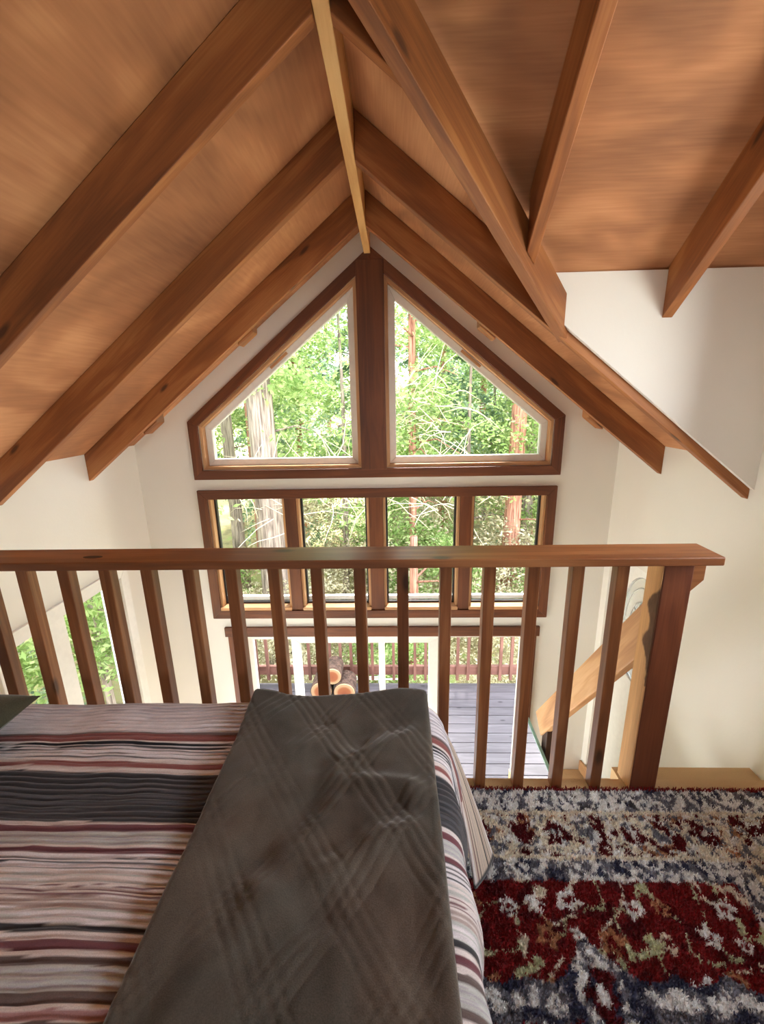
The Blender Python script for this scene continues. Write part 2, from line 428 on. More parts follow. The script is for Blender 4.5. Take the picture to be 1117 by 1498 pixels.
# window_1: the two tall trapezoid lights under the gable
w1 = struct(empty('window_1', (XC, YG, .8)))
outer5 = [(-1.424, .80), (1.145, .80), (1.145, 1.205), (-.14, 2.245), (-1.424, 1.205)]
inner5 = inset(outer5, .066)
m = MB(); frame_ring(m, outer5, inner5, fy, YG - .022, YG)
m.build('casing', M['casing'], w1, bevel=.003)
m = MB(); m.box(-.232, -.056, YG - .028, YG + .10, .86, 2.17); m.build('mullion', M['casing'], w1, bevel=.003)
MXL, MXR = -.232, -.056
def trap(x0, x1, zb, left):
    # light between x0..x1 with its sloped head parallel to the roof; returns ccw loop
    s = (2.245 - 1.205) / (1.424 - .14)
    zt = lambda x: 2.245 - s * abs(x + .14) - .085
    if left: return [(x0, zb), (x1, zb), (x1, zt(x1)), (x0, zt(x0))]
    return [(x0, zb), (x1, zb), (x1, zt(x1)), (x0, zt(x0))]
for left in (True, False):
    lp = trap(-1.356, MXL, .868, True) if left else trap(MXR, 1.077, .868, False)
    l2 = inset(lp, .022); l3 = inset(lp, .03); l4 = inset(lp, .068)
    m = MB(); frame_ring(m, lp, l2, fy, YG + .0, YG + .075); m.build('jamb_liner', M['natural'], w1, bevel=.002)
    m = MB(); frame_ring(m, l2, l4, fy, YG + .05, YG + .10); m.build('sash', M['white'], w1, bevel=.004)
    m = MB(); m.plate([inset(lp, .064)], fy, YG + .072, YG + .078); m.build('pane', M['glass'], w1)
    # wooden latch strip on the sloping head
    a, b = Vector(l4[3]), Vector(l4[2])
    f0, f1 = (.48, .60) if left else (.42, .55)
    p, q = a.lerp(b, f0), a.lerp(b, f1); nn = Vector((-(b - a).y, (b - a).x)).normalized()
    if nn.y < 0: nn = -nn
    p, q = p + nn * .028, q + nn * .028
    m = MB(); m.beam((p.x, YG + .045, p.y), (q.x, YG + .045, q.y), (nn.x, 0, nn.y), .012, .018); m.build('latch_strip', M['natural'], w1, bevel=.002)

# window_2: row of four lights
w2 = struct(empty('window_2', (XC, YG, -.3)))
o4 = [(-1.42, -.292), (1.134, -.292), (1.134, .722), (-1.42, .722)]
m = MB(); frame_ring(m, o4, inset(o4, .066), fy, YG - .022, YG); m.build('casing', M['casing'], w2, bevel=.003)
mull = [(-.80, -.715), (-.19, -.09), (.462, .545)]
for a, b in mull:
    m = MB(); m.box(a, b, YG - .012, YG + .10, -.225, .656); m.build('mullion', M['casing'], w2, bevel=.003)
edges = [-1.354, -.80, -.715, -.19, -.09, .462, .545, 1.068]
for k in range(4):
    x0, x1 = edges[2 * k], edges[2 * k + 1]
    lp = [(x0, -.226), (x1, -.226), (x1, .656), (x0, .656)]
    m = MB(); m.box(x0 + .001, x1 - .001, YG - .02, YG + .07, -.226, -.20); m.build('sill', M['natural'], w2, bevel=.003)
    m = MB(); m.box(x0, x0 + .018, YG, YG + .07, -.2, .65); m.box(x1 - .018, x1, YG, YG + .07, -.2, .65); m.build('stop', M['natural'], w2, bevel=.002)
    g = [(x0 + .018, -.2), (x1 - .018, -.2), (x1 - .018, .655), (x0 + .018, .655)]
    m = MB(); frame_ring(m, g, inset(g, .014), fy, YG + .055, YG + .085); m.build('gasket', M['track'], w2)
    g2 = inset(g, .014)
    m = MB(); m.box(g2[0][0], g2[1][0], YG + .09, YG + .12, g2[0][1], g2[0][1] + .03); m.build('outer_sash', M['white'], w2)
    m = MB(); m.plate([inset(g, .01)], fy, YG + .068, YG + .074); m.build('pane', M['glass'], w2)

# window_3: white window in the left wall
w3 = struct(empty('window_3', (XL, 2.14, -1.0)))
fx = lambda a, b, t: (t, a, b)
m = MB(); o = [(1.66, -1.06), (2.66, -1.06), (2.66, .30), (1.66, .30)]
frame_ring(m, o, inset(o, .075), fx, XL, XL + .018); m.build('casing', M['white'], w3, bevel=.003)
o = [(1.72, -1.0), (2.56, -1.0), (2.56, .24), (1.72, .24)]
m = MB(); frame_ring(m, o, inset(o, .03), fx, XL - .09, XL - .01); m.box(XL - .09, XL - .012, 1.99, 2.11, -.98, .22); m.build('sash', M['white'], w3, bevel=.003)
for y0, y1 in ((1.745, 1.995), (2.105, 2.535)):
    m = MB(); m.plate([[(y0, -.98), (y1, -.98), (y1, .22), (y0, .22)]], fx, XL - .05, XL - .044); m.build('pane', M['glass'], w3)

# window_4: dormer window, window_5 / window_6: back wall (out of the picture, they light the loft)
def simple_window(name, loop, fn, t0, t1):
    w = struct(empty(name, fn(loop[0][0], loop[0][1], t0)))
    m = MB(); frame_ring(m, inset(loop, -.06), inset(loop, .04), fn, t0, t1); m.build('casing', M['casing'], w, bevel=.003)
    tm = t0 + (.06 if t0 > 0 else -.06)
    m = MB(); m.plate([inset(loop, .03)], fn, tm, tm + .006); m.build('pane', M['glass'], w)
simple_window('window_4', dw, fx, XR - .02, XR + .02)
simple_window('window_5', bw, fy, YB + .02, YB - .02)
simple_window('window_6', bw2, fy, YB + .02, YB - .02)
simple_window('fill_window', lw_fill, fx, XL + .02, XL - .02)  # unseen window, added to let the low fill light in

# door_1: the sliding patio door, right-hand half open
d1 = struct(empty('door_1', (-.12, YG, ZF)))
m = MB(); m.box(-1.345, 1.092, YG - .024, YG, -.45, -.37); m.build('head_casing', M['casing'], d1, bevel=.003)
for a, b in ((-1.325, -1.25), (1.01, 1.072)):
    m = MB(); m.box(a, b, YG - .02, YG, ZF, -.45); m.build('side_casing', M['casing'], d1, bevel=.003)
m = MB(); m.box(-1.25, 1.01, YG, YG + .13, -.472, -.455); m.box(-1.25, -1.215, YG, YG + .13, ZF, -.5); m.box(.985, 1.01, YG, YG + .13, ZF, -.5); m.box(-1.25, 1.01, YG, YG + .13, ZF, ZF + .02)
m.build('frame', M['white'], d1, bevel=.003)
def leaf(x0, x1, y, name, sl, sr, muntins):
    o = [(x0, ZF + .025), (x1, ZF + .025), (x1, -.474), (x0, -.474)]
    i = [(x0 + sl, ZF + .13), (x1 - sr, ZF + .13), (x1 - sr, -.532), (x0 + sl, -.532)]
    m = MB(); frame_ring(m, o, i, fy, y, y + .04); lf = m.build(name, M['white'], d1, bevel=.004)
    m = MB(); m.plate([[(x0 + sl - .005, ZF + .125), (x1 - sr + .005, ZF + .125), (x1 - sr + .005, -.527), (x0 + sl - .005, -.527)]], fy, y + .016, y + .022)
    m.build('pane', M['glass'], lf)
    for mx in muntins:
        m = MB(); m.box(mx, mx + .018, y + .008, y + .03, ZF + .12, -.53); m.build('muntin', M['bluegrey'], lf)
    for mz in (-.632,):
        m = MB(); m.box(x0 + sl - .004, x1 - sr + .004, y + .010, y + .028, mz, mz + .018); m.build('muntin', M['white'], lf)
    return lf
leaf(-1.215, -.10, YG + .075, 'fixed_leaf', .05, .05, [-.98])
leaf(-.84, .335, YG + .02, 'sliding_leaf', .07, .085, [-.19])

# door_2: entry door in the right wall with oval leaded glass
d2 = struct(empty('door_2', (XR, (ed[0] + ed[1]) / 2, ed[2])))
m = MB(); o = [(ed[0], ed[2]), (ed[1], ed[2]), (ed[1], ed[3]), (ed[0], ed[3])]
yc, zc = (ed[0] + ed[1]) / 2, -.16
oval = [(yc + .23 * math.cos(a), zc + .37 * math.sin(a)) for a in [2 * math.pi * k / 40 for k in range(40)]]
m.plate([o, oval], fx, XR + .03, XR + .07); m.build('door_slab', M['whitedoor'], d2)
m = MB(); m.plate([oval], fx, XR + .048, XR + .052); M['frost'] = plain('frosted_glass', (.9, .92, .9), rough=.3, noise=.02)
nt = M['frost'].node_tree; bs = [n for n in nt.nodes if n.type == 'BSDF_PRINCIPLED'][0]; bs.inputs['Transmission Weight'].default_value = .85; bs.inputs['Roughness'].default_value = .35
m.build('oval_pane', M['frost'], d2)
m = MB()
for s in (1.0, .8, .55):
    m.tube([(XR + .04, yc + .23 * s * math.cos(a), zc + .37 * s * math.sin(a)) for a in [2 * math.pi * k / 40 for k in range(41)]], .008 if s == 1 else .004, 6, cap=False)
for k in range(6):
    a = math.pi * k / 6 + .2
    m.tube([(XR + .044, yc + .13 * math.cos(a), zc + .2 * math.sin(a)), (XR + .044, yc - .13 * math.cos(a), zc - .2 * math.sin(a))], .003, 6)
m.build('leading', plain('lead_came', (.45, .45, .45), rough=.4, metal=.6), d2, smooth=True)
m = MB(); m.tube([(XR + .03, ed[1] - .07, -.82), (XR - .03, ed[1] - .07, -.82)], .012, 12); m.tube([(XR - .03, ed[1] - .07, -.82), (XR - .055, ed[1] - .07, -.82)], [.028, .02], 14)
m.build('door_knob', M['brass'], d2, smooth=True)

# ------------------------------------------------------------------ roof timbers
RB = .16                                # vertical depth of a rafter below the sheets
def rafter(y0, y1, side, label, xe=None, zlow=None, x_in=None):
    xa = XC + side * (x_in if x_in is not None else .021)
    xb = xe if xe is not None else (XR if side > 0 else XL)
    r = empty('rafter', ((xa + xb) / 2, (y0 + y1) / 2, zmain((xa + xb) / 2) - RB))
    tag(r, label, 'rafter')
    m = MB()
    c = [(xa, y, zmain(xa) - d) for y, d in ((y0, RB), (y1, RB), (y1, 0), (y0, 0))]
    d_ = [(xb, y, zmain(xb) - d) for y, d in ((y0, RB), (y1, RB), (y1, 0), (y0, 0))]
    m.hexa(c + d_)
    m.build('timber', M['rafter'], r, bevel=.003)
    return r
YA, YBF, YCF = (2.492, 2.53), (1.864, 1.902), (1.236, 1.274)
rA = rafter(*YA, -1, 'left slope rafter closest to the gable window, small wood blocks behind its lower edge')
rB = rafter(*YBF, -1, 'middle wooden rafter of the left roof slope, second back from the gable window')
rC = rafter(*YCF, -1, 'nearest wooden rafter of the left roof slope, broad dark face at upper left')
rD = rafter(*YA, 1, 'dark wooden rafter on the right slope closest to the gable window')
rE = rafter(*YBF, 1, 'long wooden rafter on the right slope with bright underside, running below the white dormer wall')
rF = rafter(*YCF, 1, 'short wooden rafter on the right slope running from ridge board into the valley beam', xe=.03)
for y0 in (.61, -.02, -.64, -1.27, -1.9):
    pass
# blocks and backing board behind the rafter next to the gable
def on_gable_blocks(r, side, xs):
    m = MB(); x0, x1 = XC + side * .03, (XR if side > 0 else XL)
    c = [(x0, y, zmain(x0) - d) for y, d in ((2.53, RB - .022), (2.56, RB - .022), (2.56, 0), (2.53, 0))]
    d_ = [(x1, y, zmain(x1) - d) for y, d in ((2.53, RB - .022), (2.56, RB - .022), (2.56, 0), (2.53, 0))]
    m.hexa(c + d_); bb = m.build('backing_board', M['rafter'], r, bevel=.002)
    for xb in xs:
        m = MB()
        c = [(xb - .045, y, zmain(xb - .045) - d) for y, d in ((2.56, RB + .002), (2.66, RB + .002), (2.66, .04), (2.56, .04))]
        d_ = [(xb + .045, y, zmain(xb + .045) - d) for y, d in ((2.56, RB + .002), (2.66, RB + .002), (2.66, .04), (2.56, .04))]
        m.hexa(c + d_); m.build('block', M['rafter'], r, bevel=.008)
on_gable_blocks(rA, -1, (-.83, -1.45)); on_gable_blocks(rD, 1, (.52, 1.16))

rb = empty('ridge_beam', (XC, 0, ZR - .2)); tag(rb, 'pale wooden ridge board running along the peak of the ceiling', 'beam')
m = MB(); m.box(XC - .02, XC + .02, YB, YG - .03, 2.20, ZR + .012, axis=1); m.build('timber', M['ridge'], rb, bevel=.003)

# valley beam between main slope and dormer
vb = empty('valley_beam', (.3, 1.5, 1.9)); tag(vb, 'broad diagonal valley beam of orange wood running from the ridge down to the white dormer wall', 'beam')
m = MB()
DV = .185
def vpt(x, off, d):
    # point over plan line y = x + 1.27, pushed 'off' towards the dormer side (+x, -y)
    px, py = x + off / math.sqrt(2), x + 1.27 - off / math.sqrt(2)
    z = min(zmain(px), zdorm(py))
    return px, py, z
def vsec(x):
    n = vpt(x, .07, 0); f = vpt(x, .028, 0)
    zt = zmain(x)
    zl = zt - DV
    return [(n[0], n[1], zl), (f[0], f[1], zl), (f[0], f[1], f[2] + .0), (n[0], n[1], n[2] + .0)]
sa, sb = vsec(XC + .03), vsec(.655)
m.hexa([sa[0], sa[3], sa[2], sa[1]] + [sb[0], sb[3], sb[2], sb[1]])
m.build('timber', M['rafter'], vb, bevel=.003)

# dormer rafters
def drafter(x0, x1, ye, label):
    r = empty('rafter', ((x0 + x1) / 2, 1.5, zdorm(1.5) - .18)); tag(r, label, 'rafter')
    m = MB(); D = .18
    c = [(x, YD + .02, zdorm(YD + .02) - d) for x, d in ((x0, D), (x0, 0), (x1, 0), (x1, D))]
    d_ = [(x, ye + (x - x0) * (1 if ye < 1.8 else 0), zdorm(ye + (x - x0) * (1 if ye < 1.8 else 0)) - d) for x, d in ((x0, D), (x0, 0), (x1, 0), (x1, D))]
    m.hexa(c + d_); m.build('timber', M['rafter'], r, bevel=.003)
drafter(.445, .485, .445 + 1.17, 'wooden dormer rafter butting into the middle of the diagonal valley beam')
drafter(1.043, 1.083, 1.842, 'wooden dormer rafter at upper right, its cut end resting against the white dormer wall')
drb = empty('ridge_beam', (.7, YD, ZR - .2)); tag(drb, 'wooden ridge board at the top of the dormer, above the dormer rafters', 'beam')
m = MB(); m.box(XC + .021, XR, YD - .02, YD + .02, 2.18, ZR + .012, axis=0); m.build('timber', M['rafter'], drb, bevel=.003)

# ------------------------------------------------------------------ loft railing
rl = empty('railing', (-.2, 1.245, 0)); tag(rl, 'wooden loft railing with square balusters, flat cap and thick end post', 'railing')
m = MB(); m.box(XL, .930, 1.165, 1.288, .860, .887, axis=0); m.build('cap_rail', M['rail'], rl, bevel=.004)
bx = [-1.598 + .1330 * k for k in range(-1, 18)]
for k in range(19):
    x0 = -1.196 + .1331 * (k - 4)
    if x0 > .7 or x0 < XL: continue
    m = MB(); m.box(x0, x0 + .036, 1.226, 1.264, .0, .862); m.build('baluster', M['rail'], rl, bevel=.003)
m = MB(); m.plate([[(-.925 + .030 * math.cos(a_), 1.212 + .011 * math.sin(a_)) for a_ in [2 * math.pi * k_ / 20 for k_ in range(20)]]], lambda a, b, t: (a, b, t), .8865, .8876)
kn = m.build('knot', M['darkwood'], rl); kn['label'] = 'dark oval knot in the cap rail'
# end post with a wavy live edge stain on its left face
M['post'] = M['postw']
m = MB(); m.box(.802, .890, 1.222, 1.30, .0, .862); m.build('newel_post', M['postw'], rl, bevel=.004)
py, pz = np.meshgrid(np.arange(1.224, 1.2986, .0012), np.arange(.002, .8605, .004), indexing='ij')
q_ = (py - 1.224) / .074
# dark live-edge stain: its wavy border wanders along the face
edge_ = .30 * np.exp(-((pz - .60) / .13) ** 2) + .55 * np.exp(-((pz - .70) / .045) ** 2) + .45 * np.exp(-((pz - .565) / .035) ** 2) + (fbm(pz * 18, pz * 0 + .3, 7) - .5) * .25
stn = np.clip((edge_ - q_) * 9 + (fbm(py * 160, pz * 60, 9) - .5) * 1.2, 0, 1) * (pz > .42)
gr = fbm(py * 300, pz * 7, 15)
pcol = lin(206, 158, 108)[None, None] * (.82 + .36 * gr)[..., None]  # strong light on this face is painted in as a pale wood tone
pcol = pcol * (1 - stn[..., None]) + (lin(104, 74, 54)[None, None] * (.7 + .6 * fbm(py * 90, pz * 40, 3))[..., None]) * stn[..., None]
ps = grid_object('side_face', np.stack([np.full_like(py, .7985), py, pz], -1)[:, ::-1], vcol('lit_post_face', rough=.55, bump=.2, bscale=300), rl, pcol[:, ::-1])
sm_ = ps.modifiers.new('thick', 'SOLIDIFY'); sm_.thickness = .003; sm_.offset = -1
ps['label'] = 'side face of the end post, strong light painted in as a pale tone, with a dark wavy stain'
m = MB(); m.plate([[(.888, .862), (.888, .735), (.915, .735), (.952, .775), (.952, .862)]], lambda a, b, t: (a, t, b), 1.262, 1.298)
m.build('bracket', M['rail'], rl, bevel=.003)

# ------------------------------------------------------------------ stairs
st = empty('staircase', (1.23, 1.27, ZF)); tag(st, 'steep tan carpeted staircase going down behind the loft end post', 'staircase')
ty = [1.275, 1.545, 1.72, 1.90, 2.08, 2.26, 2.44, 2.995]
for k in range(7):
    z = -.246 * (k + 1)
    m = MB(); m.plate([[(.935, ty[k] - (.015 if k else 0)), (XR - .005, ty[k] - (.015 if k else 0)), (XR - .005, ty[k + 1] + .02 if k < 6 else ty[k + 1]), (.935, ty[k + 1] + .02 if k < 6 else ty[k + 1])]], lambda a, b, t: (a, b, t), z - (.235 if k < 6 else .12), z)
    m.build('tread', M['carpet'], st, bevel=.02)
m = MB(); m.plate([[(1.275, -.26), (1.275, -.55), (2.45, -2.10), (2.45, -1.55)]], lambda a, b, t: (t, a, b), .905, .934)
m.build('stringer', M['darkwood'], st, bevel=.003)
# skirt board along the right wall
m = MB(); m.plate([[(2.2, -1.0), (2.2, -1.12), (2.5, -1.58), (2.99, -1.72), (2.99, -1.62), (2.52, -1.46)]], lambda a, b, t: (t, a, b), XR - .018, XR - .004)
m.build('skirt_board', M['natural'], st)
hr = empty('handrail', (.87, 1.8, 0)); tag(hr, 'sloping plank handrail beside the stairs behind the balusters', 'handrail')
m = MB(); m.beam((.87, 1.33, .598), (.87, 2.225, -.592), (0, .8, .6), .038, .135); m.build('plank', M['natural'], hr, bevel=.004)
m = MB(); m.box(.862, .905, 2.105, 2.175, ZF, -.47); m.build('lower_post', M['darkwood'], hr, bevel=.004)
# mirror standing beside the stairs
mi = empty('mirror', (.88, 2.28, ZF)); tag(mi, 'upright mirror with pale green glass edge beside the foot of the handrail, reflecting the deck', 'mirror')
mm, nt, bs = newmat('mirror_silver'); bs.inputs['Base Color'].default_value = (.86, .9, .89, 1); bs.inputs['Metallic'].default_value = 1; bs.inputs['Roughness'].default_value = .03
m = MB(); m.box(.832, .837, 1.95, 2.46, ZF + .01, -.688, axis=2); m.build('mirror_glass', mm, mi)
m = MB(); m.box(.8315, .848, 1.95, 2.46, -.688, -.680, axis=1); m.build('glass_edge', M['teal'], mi)
m = MB(); m.box(.837, .848, 1.95, 2.46, ZF, -.69, axis=2); m.build('backing', M['darkwood'], mi)

# ------------------------------------------------------------------ bed
bd = empty('bed', (-.85, .4, 0)); tag(bd, 'double bed with charcoal base standing beside the loft railing', 'bed')
m = MB(); m.box(-1.80, .172, -.33, .86, .03, .150, axis=0); m.build('bed_base', M['basefab'], bd, bevel=.015)
m = MB(); m.box(-1.80, .055, -.33, 1.02, .152, .455, axis=0); m.build('mattress', plain('mattress_white', (.7, .7, .7), rough=.9), bd, bevel=.04)

# coverlet: striped, quilted, hanging over the foot and the far side
XE, YE, Z0 = .06, 1.03, .492
S = np.concatenate([np.arange(-1.78, XE, .02), np.arange(XE, XE + .36, .008)])
Tt = np.arange(-.42, YE + .36, .0025)
ss, tt = np.meshgrid(S, Tt, indexing='ij')
a = np.maximum(0, ss - XE); b = np.maximum(0, tt - YE)
def prof(L, r, fl):
    q = r * math.pi / 2
    o = np.where(L < q, r * np.sin(np.minimum(L, q) / r), r + fl * (L - q))
    d = np.where(L < q, r * (1 - np.cos(np.minimum(L, q) / r)), r + np.sqrt(1 - fl * fl) * (L - q))
    return o, d
X = np.minimum(ss, XE); Y = np.minimum(tt, YE)
Lh = np.hypot(a, b); phi = np.degrees(np.arctan2(b, a))
wc = np.clip(1 - np.maximum(0, YE - tt) / .22, 0, 1) ** 1.4
lq = np.clip(Lh / .44, 0, 1)
ang = np.interp(phi, [0, 12, 30, 45, 60, 75, 90], [-14, -16, -20, -16, 15, 70, 90])
ang = np.where(ang < 0, ang * (.25 + .75 * lq), ang)
ang = np.where(b <= 0, ang * wc, ang)
fl = np.interp(phi, [0, 15, 45, 60, 80, 90], [.22, .24, .28, .22, .12, .03])
fl = np.where(b <= 0, .14 + (fl - .14) * wc, fl)
rad = np.interp(phi, [0, 45, 90], [.06, .05, .05])
q = rad * math.pi / 2
o = np.where(Lh < q, rad * np.sin(np.minimum(Lh, q) / rad), rad + fl * (Lh - q))
d = np.where(Lh < q, rad * (1 - np.cos(np.minimum(Lh, q) / rad)), rad + np.sqrt(1 - fl * fl) * (Lh - q))
ca, sa_ = np.cos(np.radians(ang)), np.sin(np.radians(ang))
ex = np.where(a > 0, 1, 0)
# the foot drape bulges and then turns back in towards its hem
bul = .018 * np.sin(np.clip(a / .34, 0, 1) * math.pi) * np.where(b > 0, 0, 1)
tuck = -.05 * np.clip((a - .12) / .22, 0, 1) ** 1.5 * np.clip((YE - tt - .16) / .16, 0, 1)
Xp = X + o * ca + bul + tuck
Yp = Y + o * sa_
Zp = Z0 - d
# gentle rumples
big = (fbm(ss * 4 + 3, tt * 5, 3) - .5) * .022 + (fbm(ss * 9, tt * 11, 8) - .5) * .012
topw = np.clip(1 - Lh / .10, 0, 1)
Zp = Zp + big * topw
waves = .010 * np.sin(tt * 34 + 3 * fbm(ss * 3, tt * 3, 5)) * np.clip(a / .2, 0, 1) * (b <= 0)
Xp = Xp + waves
# quilted channels
tw = tt + (fbm(ss * 5, tt * 4, 21) - .5) * .02
ch = np.abs(np.sin(math.pi * tw / .0145)) ** .7
Zp = Zp + .0060 * (ch - .5) * topw
Xp = Xp + .003 * (ch - .5) * np.clip(Lh / .1, 0, 1) * (b <= 0)
# stripe colours along the cloth (far edge -> near)
C_ = dict(l=lin(236, 232, 238), g=lin(184, 180, 190), c=lin(230, 221, 220), r=lin(150, 96, 94), m=lin(122, 80, 88), d=lin(66, 66, 70), k=lin(40, 40, 46),
          b=lin(184, 167, 163), w=lin(236, 231, 236), n=lin(110, 96, 94), h=lin(92, 92, 98), p=lin(178, 138, 140), s=lin(200, 202, 200))
# bands: (y from, y to, key, thin-line key, lines per metre)
bands = [(1.40, 1.13, 'c', 'n', 24), (1.13, .934, 'l', 'g', 75), (.934, .928, 'n', None, 0), (.928, .907, 'r', None, 0), (.907, .900, 'c', None, 0), (.900, .892, 'k', None, 0),
         (.892, .848, 'l', 'd', 95), (.848, .840, 'c', None, 0), (.840, .826, 'r', None, 0), (.826, .811, 'c', None, 0), (.811, .687, 'd', 'h', 62), (.687, .680, 'c', None, 0),
         (.680, .664, 'm', None, 0), (.664, .636, 's', 'g', 150), (.636, .630, 'c', None, 0), (.630, .619, 'm', None, 0), (.619, .588, 'w', 'd', 110), (.588, .566, 'c', 's', 95),
         (.566, .545, 'c', 'm', 150), (.545, .527, 'b', 'c', 120), (.527, .503, 'w', 's', 90), (.503, .492, 'd', None, 0), (.492, .482, 'c', None, 0), (.482, .470, 'm', None, 0), (.470, .461, 'c', None, 0),
         (.461, .449, 'n', None, 0), (.449, .421, 's', 'g', 160), (.421, .408, 'n', None, 0), (.408, .401, 'c', None, 0), (.401, .390, 'p', None, 0),
         (.390, .30, 'c', 'n', 60), (.30, .27, 'm', None, 0), (.27, .12, 'l', 'g', 75), (.12, .0, 'd', 'g', 62), (.0, -.2, 's', 'n', 60), (-.2, -.6, 'c', 'm', 50)]
tq = tt + (fbm(ss * 6, tt * 5, 31) - .5) * .006
colr = np.zeros(tt.shape + (3,)) + C_['c']
for y1, y0, k, lk, dens in bands:
    msk = (tq <= y1) & (tq > y0)
    colr[msk] = C_[k]
    if lk:
        ph = (tq * dens) % 1
        colr[msk & (ph < .32)] = C_[lk] if lk != 'd' else C_['d'] * 1.3
colr *= (1 + (fbm(ss * 60, tt * 200, 40) - .5)[..., None] * .25)
cl = tag(grid_object('coverlet', np.stack([Xp, Yp, Zp], -1), vcol('coverlet_cloth', rough=.9, sheen=.3, bump=.35, bscale=700, var=.12), None, colr),
         'striped quilted coverlet in cream, charcoal and mauve covering the bed', 'bedspread')
sm = cl.modifiers.new('thick', 'SOLIDIFY'); sm.thickness = .006; sm.offset = -1

# the corner of the cloth folded round in front of the foot drape
fu, fv = np.meshgrid(np.linspace(0, 1, 70), np.linspace(0, 1, 60), indexing='ij')
def curve(P_, w_):
    P_ = np.array(P_); k_ = np.linspace(0, 1, len(P_))
    return np.stack([np.interp(w_, k_, P_[:, c_]) for c_ in range(3)], -1)
def smooth_curve(P_, w_):
    P_ = np.array(P_); n_ = len(P_) - 1
    return sum(math.comb(n_, i_) * ((1 - w_) ** (n_ - i_) * w_ ** i_)[..., None] * P_[i_] for i_ in range(n_ + 1))
SIL = [(.075, 1.075, .470), (.152, 1.065, .405), (.200, 1.00, .26), (.264, .93, .083)]
MID = [(.082, 1.045, .482), (.160, 1.00, .41), (.205, .93, .26), (.243, .885, .088)]
INN = [(.085, 1.015, .484), (.150, .95, .40), (.175, .885, .25), (.196, .838, .098)]
A_, B_, D_ = smooth_curve(SIL, fu), smooth_curve(MID, fu), smooth_curve(INN, fu)
v_ = fv[..., None]
FP = A_ * (1 - v_) ** 2 + B_ * 2 * v_ * (1 - v_) + D_ * v_ ** 2
fc = np.zeros(fu.shape + (3,)) + lin(212, 196, 180)
fw = fv + (fbm(fu * 4, fv * 5, 33) - .5) * .02
for lo, hi, kk_ in ((0, .06, 'l'), (.13, .155, 'g'), (.24, .27, 'n'), (.33, .35, 'm'), (.39, .43, 'k'), (.55, .57, 'b'), (.63, .66, 'b'), (.74, .77, 'n'), (.84, .87, 'm'), (.93, 1.01, 'c')):
    fc[(fw >= lo) & (fw < hi)] = C_[kk_]
fc[fu > .985] = C_['d']
cf = grid_object('corner_flap', FP, cl.data.materials[0], cl, fc)
sm = cf.modifiers.new('thick', 'SOLIDIFY'); sm.thickness = .006; sm.offset = 0

# folded grey blanket across the foot of the bed
bxs = np.arange(-.412, .0851, .0032); bys = np.arange(-.36, 1.062, .0032)
u, v = np.meshgrid(bxs, bys, indexing='ij')
base = Z0 + .034
wr = (fbm(u * 5 + 1, v * 4 + 2, 51) - .5) * .045 + (fbm(u * 11, v * 9, 55) - .5) * .018
# a few deeper folds
for (cx, cy, an, w, h, ln) in ((-.02, .86, .5, .030, .016, .16), (.02, .74, -.15, .024, .018, .15), (-.08, .60, .45, .028, .018, .14), (-.12, .52, -.55, .04, -.016, .14), (-.22, .66, .8, .035, -.012, .16), (-.05, .47, -.9, .04, .014, .1), (.02, .64, .1, .03, .010, .12), (-.25, .5, 1.1, .04, .012, .15)):
    du = (u - cx) * math.cos(an) + (v - cy) * math.sin(an); dv = -(u - cx) * math.sin(an) + (v - cy) * math.cos(an)
    wr = wr + h * np.exp(-(dv / w) ** 2 - (du / ln) ** 2)
edge = np.minimum(u - bxs[0], bxs[-1] - u)
wr = wr * np.clip(edge / .06, .35, 1)
lift = .020 * np.exp(-((u + .41) / .07) ** 2) - .006 * np.exp(-((u + .25) / .08) ** 2) + .022 * np.exp(-((u - .02) / .12) ** 2)
wr = wr * np.clip((1.055 - v) / .12, .25, 1) + lift * np.clip(1 - (1.06 - v) / .16, 0, 1)
# diamond quilting, triple lines
p1 = (u * .86 + v * .62); p2 = (u * .86 - v * .62)
def lines(p):
    f = (p / .165) % 1; r = np.zeros_like(p)
    for c in (.30, .42, .54, .66): r = r + np.exp(-((f - c) / .026) ** 2)
    return r
# diamonds alternate between quilted and plain lozenges
qk = np.clip(lines(p1) + lines(p2), 0, 1.3)
fade = np.clip((fbm(u * 4, v * 4, 61) - .30) * 4, .35, 1)
Zb = base + wr - .0021 * qk * fade
rnd = np.clip(edge / .016, 0, 1); Zb = Zb - .016 * (1 - np.sqrt(1 - (1 - rnd) ** 2))
ev = np.clip((bys[-1] - v) / .02, 0, 1); Zb = Zb - .02 * (1 - np.sqrt(1 - (1 - ev) ** 2))
nap = fbm(u * 7 + 5, v * 7, 71, 4); nap2 = fbm(u * 22, v * 22, 77, 3); warm = fbm(u * 5 + 9, v * 6, 83)
kb = lin(82, 76, 69)[None, None] * (.45 + .85 * nap + .40 * nap2)[..., None]
kb = kb * (1 + np.stack([(warm - .5) * .35, (warm - .5) * .05, (.5 - warm) * .05], -1))
kb = kb * (1 + .10 * (qk * fade)[..., None])
bl = empty('blanket', (-.16, .4, base)); tag(bl, 'dark grey plush blanket with embossed diamond pattern folded across the bed foot', 'blanket')
bo = grid_object('plush_cloth', np.stack([u, v, Zb], -1), vcol('blanket_plush', rough=.95, sheen=.55, bump=.4, bscale=500, var=.18), bl, kb)
sm = bo.modifiers.new('thick', 'SOLIDIFY'); sm.thickness = .014; sm.offset = -1
m = MB()
path = [(u[i, -1], v[i, -1] - .004, Zb[i, -1] + .002) for i in range(0, len(bxs), 4)]
m.tube(path, .0085, 8)
m.build('hem', plain('blanket_hem', lin(70, 58, 48), rough=.95, noise=.2, scale=200), bl, smooth=True)

